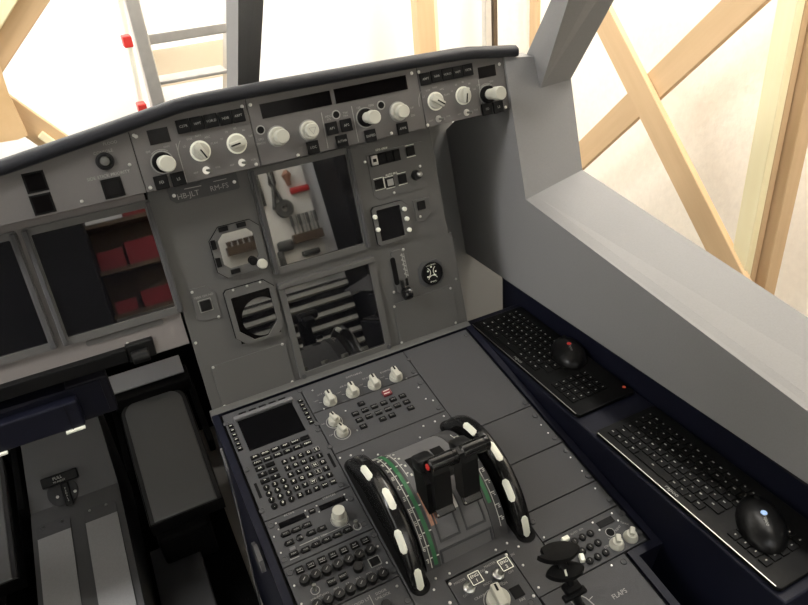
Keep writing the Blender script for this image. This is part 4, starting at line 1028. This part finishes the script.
# thrust levers
for k, uc in enumerate((.2290, .2740)):
    T = thing('thrust_lever', ('black thrust lever with a red button on its end', 'black thrust lever beside the right trim wheel')[k], 'lever', PED, (uc, -.372, .074))
    b = MB(T)
    pr = [(-.385, .066), (-.358, .074), (-.340, .136), (-.344, .152), (-.359, .155), (-.367, .141)]
    hw, hl = .0135, .0130
    A = [b.bm.verts.new(Vector((uc - hl, p[0], p[1])) - b.o) for p in pr]; Bq = [b.bm.verts.new(Vector((uc + hw, p[0], p[1])) - b.o) for p in pr]
    for i in range(len(pr)): b.bm.faces.new((A[i], A[(i + 1) % len(pr)], Bq[(i + 1) % len(pr)], Bq[i]))
    b.bm.faces.new(A); b.bm.faces.new(Bq[::-1]); b.obj('stem', BLACK, T)
    if k == 0:
        b = MB(T); pc = [(-.374, .066), (-.335, .072), (-.322, .112), (-.345, .126), (-.362, .120)]
        A = [b.bm.verts.new(Vector((uc - .0205, p[0], p[1])) - b.o) for p in pc]; Bq = [b.bm.verts.new(Vector((uc - .0131, p[0], p[1])) - b.o) for p in pc]
        for i in range(5): b.bm.faces.new((A[i], A[(i + 1) % 5], Bq[(i + 1) % 5], Bq[i]))
        b.bm.faces.new(A); b.bm.faces.new(Bq[::-1]); b.obj('side_cover', BLACKM, T)
    MB(T).box((uc, -.381, .0735), (.029, .013, .013), Matrix.Rotation(.6, 3, 'X'), bev=.002).obj('foot', BLACKG, T)
    MB(T).cyl((uc - .0135, -.386, .076), .0016, .0015, (0, -.5, 1), seg=8).obj('foot_screw', STEEL, T)
    hu0, hu1 = ((.2160, .2620), (.2672, .3132))[k]
    MB(T).lathe([(.0085, 0), (.0112, .0025), (.0112, .0365), (.0105, .037), (.0105, .038), (.0112, .0385), (.0112, .0435), (.0085, .046)], (hu0, -.3525, .146), (1, 0, 0), seg=28).obj('handle', BLACKG, T, True)
    MB(T).box((uc + (-.008 if k == 0 else .008), -.331, .130), (.028, .030, .020), Matrix.Rotation(-.5, 3, 'X'), bev=.005).obj('reverse_grip', BLACK, T, True)
    if k == 0: MB(T).lathe([(.005, 0), (.0045, .0022), (.003, .003)], (hu0, -.3525, .146), (-1, 0, 0), seg=14).obj('disconnect_button', RED, T, True)['label'] = 'red button on the lever end'

# ================================================================== RIGHT SIDE: SHELF, WALL, WINDOW FRAME
SZ = .742
T = thing('side_console', 'navy side console along the pedestal, keyboards lying on it', 'console', WLD, (.33, -.34, 0))
MB(T).box((.333, -.3375, SZ / 2), (.134, .755, SZ), bev=.003).obj('body', NAVY, T)
MB(T).box((.407, -.45, .60), (.010, 1.1, .38)).obj('back_board', NAVY, T)
XW = .40
def yz(px, x=XW): q = at(px, 0, x); return (q[1], q[2])
bA, bF = yz((808, 484)), yz((466, 253)); tA, tF = yz((808, 411.6)), yz((525.8, 199.6))
def ext(p, q, y): k = (y - p[0]) / (q[0] - p[0]); return (y, p[1] + (q[1] - p[1]) * k)
def xprism(poly, x0, x1, outer=()):
    b = MB(); A = [b.bm.verts.new((x0, *p)) for p in poly]; Bq = [b.bm.verts.new((x1, *p)) for p in poly]
    for i, p in outer: Bq[i].co = Vector(p)
    n = len(poly)
    for i in range(n): b.bm.faces.new((A[i], A[(i + 1) % n], Bq[(i + 1) % n], Bq[i]))
    b.bm.faces.new(A); b.bm.faces.new(Bq[::-1]); return b
YAFT = -1.25
pt, ft = yz((504.5, 57)), yz((446, 130))
poly = [ext(bF, bA, YAFT), bF, ft, (.20, 1.135), (.10, 1.15), pt, tF, ext(tF, tA, YAFT)]
T = thing('cockpit_side_frame', 'grey cockpit side with window sill and pillar along the right edge', 'cockpit side', WLD, (XW, 0, 0))
def adopt(o, T): o.parent = T; o.matrix_parent_inverse = T.matrix_world.inverted(); return o
bpy.context.view_layer.update()
XO = .53
def pl3(px, P0, n): d = ray(px); return CW + d * ((np.array(P0) - CW) @ n) / (d @ n)
def slab(name, pts, depth, m, T=None):
    """closed slab: outline pts, pushed by the vector depth"""
    b = MB(); d = Vector(depth); A = [b.bm.verts.new(Vector(p)) for p in pts]; Bq = [b.bm.verts.new(Vector(p) + d) for p in pts]; n = len(pts)
    for i in range(n): b.bm.faces.new((A[i], A[(i + 1) % n], Bq[(i + 1) % n], Bq[i]))
    b.bm.faces.new(A); b.bm.faces.new(Bq[::-1]); o = b.obj(name, m)
    return adopt(o, T) if T is not None else o
i0, i1 = at((525.8, 199.6), 0, XW), at((808, 411.6), 0, XW); o0, o1 = at((582.3, 169.8), 0, XO), at((808, 317.4), 0, XO)
def exl(p, q, y): k = (y - p[1]) / (q[1] - p[1]); return p + (q - p) * k
i1x, o1x = exl(i0, i1, YAFT), exl(o0, o1, YAFT); k_ = .02 / (XO - XW); k2 = .0201 / (XO - XW)
adopt(xprism(poly, XW, XW + .02, ((6, i0 + (o0 - i0) * k_), (7, i1x + (o1x - i1x) * k_))).obj('wall_panel', SHELL), T)
slab('window_sill', [i0 + (o0 - i0) * k2, o0, o1x, i1x + (o1x - i1x) * k2], (0, 0, -.03), SHELL, T)
P1, P2, P3 = at((525.8, 199.6), 0, XW), at((505, 60), 0, XW), at((582.3, 169.8), 0, XO)
nP = np.cross(P2 - P1, P3 - P1); nP /= np.linalg.norm(nP)
pts = [pl3(q, P1, nP) for q in ((525.8, 199.6), (504.5, 57.5), (537, 56.5), (571, 79), (582.3, 169.8))]
slab('pillar', pts, (.0, .05, -.0), SHELL, T)
# slanted window post
M0 = pl3((541, 88), P1, nP); x0 = M0[0]
M1 = at((587.6, 0), 0, x0); L0 = at((525.5, 57), 1, M0[1] + .05); L1 = at((551, 0), 1, M1[1] + .05)
R0 = pl3((570.5, 79.5), P1, nP); R1 = at((614, 0), 0, R0[0])
def beam(name, lo, hi, m, e0=0., e1=2.5, T=None):
    lo = [np.array(p) for p in lo]; hi = [np.array(p) for p in hi]
    A_ = [p - (q - p) * e0 for p, q in zip(lo, hi)]; B_ = [p + (q - p) * (1 + e1) for p, q in zip(lo, hi)]
    b = MB(); A = [b.bm.verts.new(Vector(p)) for p in A_]; Bq = [b.bm.verts.new(Vector(p)) for p in B_]
    for i in range(4): b.bm.faces.new((A[i], A[(i + 1) % 4], Bq[(i + 1) % 4], Bq[i]))
    b.bm.faces.new(A); b.bm.faces.new(Bq[::-1]); o = b.obj(name, m)
    return adopt(o, T) if T is not None else o
beam('window_post', [L0, M0, R0, L0 + R0 - M0], [L1, M1, R1, L1 + R1 - M1], SHELL, .03, 1.6, T)
# windscreen centre post
C0 = at((238, 86), 0, -.03); C1 = at((238.2, 0), 0, -.03)
o = beam('windscreen_post', [at((227, 88), 0, -.03), C0, at((259, 84), 1, C0[1]), at((259, 84), 1, C0[1]) + (at((227, 88), 0, -.03) - C0)],
     [at((226, 0), 0, -.03), C1, at((263.7, 0), 1, C1[1]), at((263.7, 0), 1, C1[1]) + (at((226, 0), 0, -.03) - C1)], SHELL, .9, 1.2)
setp(o, 'grey windscreen centre post rising behind the glareshield', 'post')
# bulkhead beyond the empty right hand panel and the deck under the windscreen
q0 = np.array([0, bF[0], bF[1]])
def bk(x, k): p = q0 + PAN.ey * k; return (x, p[1], p[2])
slab('bulkhead', [bk(.275, -.55), bk(.62, -.55), bk(.62, -.02), bk(XW + .019, -.02), bk(XW + .019, .37), bk(.275, .37)], (0, .02, 0), mat('bulkhead_grey', (.15, .15, .145), .55, bump=.1, scale=500), T)
slab('windscreen_deck', [(-1.19, .145, 1.135), (XW, .145, 1.135), (XW, .95, .96), (-1.19, .95, .96)], (0, 0, -.01), BLACKM, T)
def sstruct(n, b): o = b.obj(n, BLACKM); o['kind'] = 'structure'; return o
sstruct('wall_footwell_front', MB().box((-.40, .97, .475), (1.62, .02, .95)))
sstruct('wall_footwell_left', MB().box((-1.22, .0, .45), (.02, 1.9, .9)))
sstruct('wall_footwell_right', MB().box((.268, .53, .39), (.008, .84, .78)))
RF = thing('shade_shell', 'unseen grey roof shell, added to shade the cockpit from the ceiling lamps', 'roof', WLD, (-.33, -.8, 1.8))  # unseen roof and side headers, added to keep lamp light off the pedestal
MB(RF).box((-.33, -.85, 1.83), (1.75, 1.0, .05), bev=.01).obj('shade_panel', SHELL, RF)
MB(RF).box((.535, -.85, 1.70), (.02, 1.0, .30), bev=.004).obj('shade_header', SHELL, RF)
MB(RF).box((-1.195, -.85, 1.70), (.02, 1.0, .30), bev=.004).obj('shade_header', SHELL, RF)
o = MB().box((-.7365, 0, .004), (.942, 1.9, .008)).obj('carpet', CARPET); setp(o, 'dark carpet in the footwell left of the pedestal', 'carpet')

# ------------------------------------------------------------------ keyboards and mice
KL, KW = .338, .122
def kb_parts(T, y0):
    ox, oy, oz = .271, y0, SZ + .0015      # near front corner; length runs aft (-y)
    MB(T).prism(rrect(ox, oy - KL, ox + KW, oy, .006), oz, oz + .0055, bev=.0012).obj('body', KBB, T)
    MB(T).box((ox + .0008, oy - KL / 2, oz + .0055), (.0011, KL - .012, .0011)).obj('bright_edge', STEEL, T)
    zt = oz + .0055
    mk = MB(T)
    key = proto('kbkey', lambda b: b.box((0, 0, .001), (.0125, .0125, .002), bev=.0006), KBM, False)
    rnd = random.Random(5)
    rows = [(.020, [1, 1, 1, 1, 4.6, 1, 1, 1, 1]), (.0355, [1.9] + [1] * 10 + [1.9]), (.051, [1.6] + [1] * 11 + [1.2]), (.0665, [1.3] + [1] * 12 + [1]), (.082, [1] * 13 + [1.6]), (.0975, [.95] * 15)]
    for xr, ws in rows:
        yy = oy - .012
        for wd in ws:
            L = wd * .0150; c = yy - L / 2
            put('key', key, T, (ox + xr, c, zt), scale=(1, (L - .0018) / .0125, 1))
            mk.box((ox + xr + .0015, c + min(.003, L * .2), zt + .0022), (.0020, .0022 if rnd.random() < .6 else .004, .0002))
            yy -= L
    for i, xr in enumerate((.020, .0355, .051, .0665, .082)):
        for j in range(4):
            c = oy - .012 - 15.3 * .0150 - .012 - j * .0158
            put('key', key, T, (ox + xr, c, zt), scale=(1, 1.1, 1)); mk.box((ox + xr + .001, c, zt + .0022), (.0028, .0016, .0002))
    mk.text('rapoo', (ox + .0085, oy - .155), zt + .0004, .010, -PI / 2)
    mk.obj('legend', DIMW, T)
T = thing('computer_keyboard', 'black computer keyboard with an orange corner dot, nearer the centre panel', 'keyboard', WLD, (.271 + KW / 2, .018 - KL / 2, SZ + .0015))
kb_parts(T, .018)
u = at((624, 387), 2, SZ + .007); MB(T).cyl((min(u[0], .271 + KW - .006), u[1], SZ + .0068), .0030, .0008, seg=14).obj('corner_dot', ORANGE, T)
T = thing('computer_keyboard', 'black computer keyboard at the right edge, under the mouse with the blue dot', 'keyboard', WLD, (.271 + KW / 2, -.363 - KL / 2, SZ + .0015))
kb_parts(T, -.363)
def mouse(label, front, rear, dot, dotm, lab):
    z = SZ + .0092
    f_, r_ = Vector(at(front, 2, z + .008)), Vector(at(rear, 2, z + .004)); d = (r_ - f_); L = .098; ang = math.atan2(d.y, d.x)
    c = (f_ + r_) / 2
    e = thing('computer_mouse', label, 'mouse', WLD, (c.x, c.y, z))
    R = Matrix.Rotation(ang, 3, 'Z')
    b = MB(e); prof = [(math.cos(math.radians(a)), math.sin(math.radians(a))) for a in (0, 12, 25, 40, 55, 70, 82)]
    b.lathe([(.90, -.0)] + prof[0:], (0, 0, 0), seg=36)
    for v in b.bm.verts:
        co = v.co + b.o; x, y, zz = co
        bulge = 1 + .10 * x
        p_ = R @ Vector((x * L / 2, y * .0325 * (1 - .12 * (1 - x) * .5) , 0)); v.co = Vector((c.x, c.y, z)) + p_ + Vector((0, 0, zz * .022 * bulge)) - b.o
    b.obj('shell', MOUSEM, e, True)
    w = R @ Vector((-L * .33, 0, .0))
    MB(e).lathe([(.004, -.003), (.006, -.002), (.006, .002), (.004, .003)], (c.x + w.x, c.y + w.y, z + .0125), R @ Vector((0, 1, 0)), seg=16).obj('scroll_wheel', BLACKM, e, True)
    hz = lambda x: z + .022 * (1 + .1 * x) * math.sqrt(max(0, 1 - x * x))
    w = R @ Vector((0, 0, 0)); MB(e).cyl((c.x + w.x, c.y + w.y, hz(0) + .0000), .0042, .0006, seg=16).obj('logo_dot', dotm, e)
    w = R @ Vector((L * .14, 0, 0)); b = MB(e).text('rapoo', (c.x + w.x, c.y + w.y), hz(.3) + .0010, .0075, ang + PI / 2 - PI / 2); b.obj('logo', DIMW, e)
mouse('black computer mouse with a red dot, lying across the keyboard nearer the centre panel', (561, 333), (577, 370), None, RED, '')
mouse('black computer mouse with a pale blue dot at the right edge', (753, 494), (771, 551), None, BLUE, '')

# ================================================================== LEFT: TABLE HOUSING, PEDALS
T = thing('table_housing', 'navy housing of the sliding table under the left instrument panel', 'housing', WLD, (-.7, .1, .81))
MB(T).box((-.83, .12, .826), (.75, .166, .05), bev=.003).obj('box', NAVY, T)
MB(T).box((-.475, .0365, .826), (.0012, .002, .05)).obj('seam', BLACKM, T)
slab('apron', [(-1.2, .037, .845), (-.415, .060, .80), (-.415, .060, .862), (-1.2, .060, .872)], (0, .012, 0), NAVY, T)
MB(T).box((-.435, .078, .828), (.065, .03, .075), bev=.003).obj('end_bracket', mat('navy_grey', (.010, .010, .015), .6, spec=.2), T)
a, c = at((0, 395), 1, .046), at((128, 356), 1, .046)
MB(T).box(((-1.2 + c[0]) / 2, .052, (a[2] + c[2]) / 2), (c[0] + 1.2, .014, .024), bev=.002).obj('track', BLACKM, T)
c = at((141, 356.5), 1, .04)
MB(T).lathe([(.009, -.014), (.011, -.012), (.011, .012), (.009, .014)], (c[0], .042, c[2]), (1, 0, 0)).obj('roller', BLACK, T, True)
MB(T).box((c[0] + .003, .056, c[2] + .004), (.045, .012, .034), bev=.003).obj('roller_mount', BLACK, T)
a, c = at((66.5, 433.4), 1, .034), at((85.3, 426.4), 1, .034); MB(T).box(((a[0] + c[0]) / 2, .034, (a[2] + c[2]) / 2), (c[0] - a[0], .006, .003)).obj('white_strip', IVORY, T)
a, c = at((-8, 457), 1, .034), at((8, 452.5), 1, .034); MB(T).box(((a[0] + c[0]) / 2, .034, (a[2] + c[2]) / 2), (c[0] - a[0], .006, .003)).obj('white_strip', IVORY, T)

def slope(O, dy, dz):
    l = math.hypot(dy, dz); return Frame(O, (0, dy / l, dz / l), (0, -dz / l, dy / l))
HEL = slope((-.6, .52, .27), .26, .03); UPF = slope((-.6, .52, .27), .11, .12)
T = thing('pedal_console', 'dark grey console with a pull handle and two heel plates between the pedals', 'console', WLD, (-.6, .3, 0))
xl, xr = -.705, -.497
prof = [(-.35, 0), (.80, 0), (.80, .58), (.63, .39), (.52, .27), (-.35, .17)]
b = MB(T)
A = [b.bm.verts.new(Vector((xl, *p)) - b.o) for p in prof]; Bq = [b.bm.verts.new(Vector((xr, *p)) - b.o) for p in prof]
for v in (A[2], A[3], A[1]): v.co.x += .02
for v in (Bq[2], Bq[3], Bq[1]): v.co.x -= .0
for i in range(6): b.bm.faces.new((A[i], A[(i + 1) % 6], Bq[(i + 1) % 6], Bq[i]))
b.bm.faces.new(A); b.bm.faces.new(Bq[::-1]); b.obj('body', mat('console_grey', (.11, .11, .11), .5, bump=.1, scale=400), T)
def tilted(F, fn, name, m, T, sm=None):
    b = MB(); fn(b); o = b.obj(name, m, None, sm); o.parent = T; o.matrix_parent_inverse = Matrix.Identity(4)
    o.matrix_local = T.matrix_world.inverted() @ F.M; return o
bpy.context.view_layer.update()
steelp = []
for a0, a1, c0, c1, lab in (((36, 527), (70, 516), (54, 605), (92, 592), 0), ((83, 511), (115.5, 500), (105, 605), (140, 592), 1)):
    p0, p1, p2 = HEL.uv(a0), HEL.uv(a1), HEL.uv(c1)
    u0, u1 = HEL.uv(a0)[0], HEL.uv(a1)[0]; vt = (p0[1] + p1[1]) / 2
    tilted(HEL, lambda b: b.prism(rrect(u0, vt - .62, u1, vt, .012), .0005, .003, bev=.0006), 'heel_plate', GREYL, T)
    tilted(HEL, lambda b: b.rect(u0 + .002, vt - .62, u1 - .001, vt - .043, .003, .0045, bev=.0006), 'heel_pad', HEEL, T)
for q in ((43.5, 529), (62, 522), (90, 511.5), (106.5, 505.5)):
    u, v = HEL.uv(q); tilted(HEL, lambda b: b.lathe([(.0035, .003), (.003, .005), (.001, .0055)], (u, v, 0), seg=12), 'screw', STEEL, T, True)
u, v = UPF.uv((63, 492))
tilted(UPF, lambda b: b.lathe([(.036, 0), (.035, .006), (.030, .008)], (u, v, 0), seg=32), 'handle_base', GREYD, T, True)
u2, v2 = UPF.uv((60, 480), .03)
tilted(UPF, lambda b: b.box((u2, v2 + .004, .026), (.086, .026, .016), bev=.003).box((u2 + .004, v - .006, .014), (.019, .062, .014), bev=.003), 'pull_handle', BLACK, T)
tilted(UPF, lambda b: b.text('PULL', (u2 - .004, v2 + .007), .0343, .010).text('TO ADJUST', (u2 - .002, v2 - .002), .0343, .0055).text('P\nE\nD\nA\nL\nS', (u2 + .004, v - .010), .0214, .0062), 'lettering', WHITE, T)
for q in ((57.5, 497), (75, 491)):
    uu, vv = UPF.uv(q, .008); tilted(UPF, lambda b: b.lathe([(.004, .007), (.0035, .010), (.001, .0105)], (uu, vv, 0), seg=12), 'screw', STEEL, T, True)

PDF = slope((-.355, .36, .275), .34, .10)
def pedal(label, dx):
    T = thing('rudder_pedal', label, 'pedal', PDF, (dx, 0, 0))
    L0, R0 = PDF.uv((145.5, 525)), PDF.uv((218, 502)); L1, R1 = PDF.uv((119, 402)), PDF.uv((189, 384))
    ul, ur, vb, vt = (L0[0] + L1[0]) / 2 + dx, (R0[0] + R1[0]) / 2 + dx, (L0[1] + R0[1]) / 2, (L1[1] + R1[1]) / 2
    def rr(g, r, top=True):
        P = [(ul + g, vb), (ur - g, vb)]
        for cx, a0 in ((ur - g - r, 0), (ul + g + r, 90)):
            for k in range(9):
                a = math.radians(a0 + 90 * k / 8); P.append((cx + r * math.cos(a), vt - g - r + r * math.sin(a)))
        return P
    MB(T).prism(rr(0, .05), -.05, 0, bev=.004).obj('pedal_frame', BLACK, T)
    MB(T).prism(rr(.004, .048), -.0, .006, bev=.003).obj('border', GREYD, T)
    MB(T).prism(rr(.014, .040), .006, .010, bev=.003).obj('tread', PEDAL, T)
    b0, b1 = PDF.uv((108, 384), .06), PDF.uv((181, 362), .06); bu, bv = (b0[0] + b1[0]) / 2 + dx, (b0[1] + b1[1]) / 2
    R = Matrix.Rotation(.5, 3, 'X')
    MB(T).box((bu, bv, .05), (b1[0] - b0[0], .05, .02), R, bev=.002).obj('toe_bar', BARM, T)
    MB(T).box((bu + .004, bv - .02, .012), (b1[0] - b0[0] + .012, .055, .05), bev=.004).obj('toe_mount', BLACK, T)
    for sx in (-1, 1): MB(T).box((bu + sx * .104, bv - .09, -.03), (.016, .30, .05), bev=.003).obj('side_arm', BLACKM, T)
    MB(T).box(((ul + ur) / 2 - .02, vb + .10, -.13), (.13, .25, .16), bev=.01).obj('pivot_housing', BLACKM, T)
pedal('dark rudder pedal with a light grey toe bar, left of the centre pedestal', 0)
pedal('dark rudder pedal cut by the left edge of the photo', -.462)
o = MB().prism([(-.478, .05), (-.36, .05), (-.36, .42), (-.478, .42)], .01, .10, bev=.004).obj('footwell_box', GREYD); setp(o, 'dark low box under the rudder pedal beside the heel plates', 'box')

# ================================================================== LIGHT
def area(name, loc, target, sx, sy, power, col=(1, .93, .82)):
    l = bpy.data.lights.new(name, 'AREA'); l.shape = 'RECTANGLE'; l.size = sx; l.size_y = sy; l.energy = power; l.color = col
    o = bpy.data.objects.new(name, l); COL.objects.link(o); o.location = loc
    o.rotation_euler = (Vector(target) - Vector(loc)).to_track_quat('-Z', 'Y').to_euler()
area('ceiling_lamp_front', (-.2, 1.42, 2.68), (-.2, 1.85, 2.2), 2.4, .3, 74, (1, .985, .965))
area('ceiling_lamp_side', (1.12, .1, 2.68), (1.5, .1, 2.1), 1.8, .3, 56, (1, .965, .91))
area('ceiling_lamp_rear', (-.5, -1.9, 2.7), (-.5, -2.3, 0), 2.0, .4, 64, (.98, .985, 1))
area('fill_lamp_left', (-2.0, -.4, 2.7), (-2.2, -.4, 0), .4, 1.6, 72, (1, .985, .985))  # unseen fill, added so bounce off the left wall brightens the pilot's panel
W = bpy.data.worlds.new('world'); SC.world = W; W.use_nodes = True
W.node_tree.nodes['Background'].inputs['Color'].default_value = (1, .95, .88, 1); W.node_tree.nodes['Background'].inputs['Strength'].default_value = .05
SC.view_settings.view_transform = 'Standard'; SC.view_settings.look = 'None'; SC.view_settings.gamma = 1; SC.view_settings.exposure = 0
try: SC.view_settings.use_curve_mapping = False
except Exception: pass
GROUPS = {'display_unit': 'square display screens', 'instrument_panel': 'instrument panels', 'standby_instrument': 'standby instruments', 'switch_plate': 'switch plates',
          'computer_keyboard': 'computer keyboards on the side console', 'computer_mouse': 'computer mice on the keyboards', 'trim_wheel': 'trim wheels', 'thrust_lever': 'thrust levers',
          'rudder_pedal': 'rudder pedals', 'wooden_post': 'wooden frame posts', 'brace': 'wooden braces', 'flight_display_panel': 'display control panels', 'tall_dark_box': 'black cabinets', 'tool_rack': 'tool racks'}
for o in list(COL.objects):
    if o.parent is None and 'category' in o and 'group' not in o:
        g_ = GROUPS.get(o.name.split('.')[0])
        if g_: o['group'] = g_
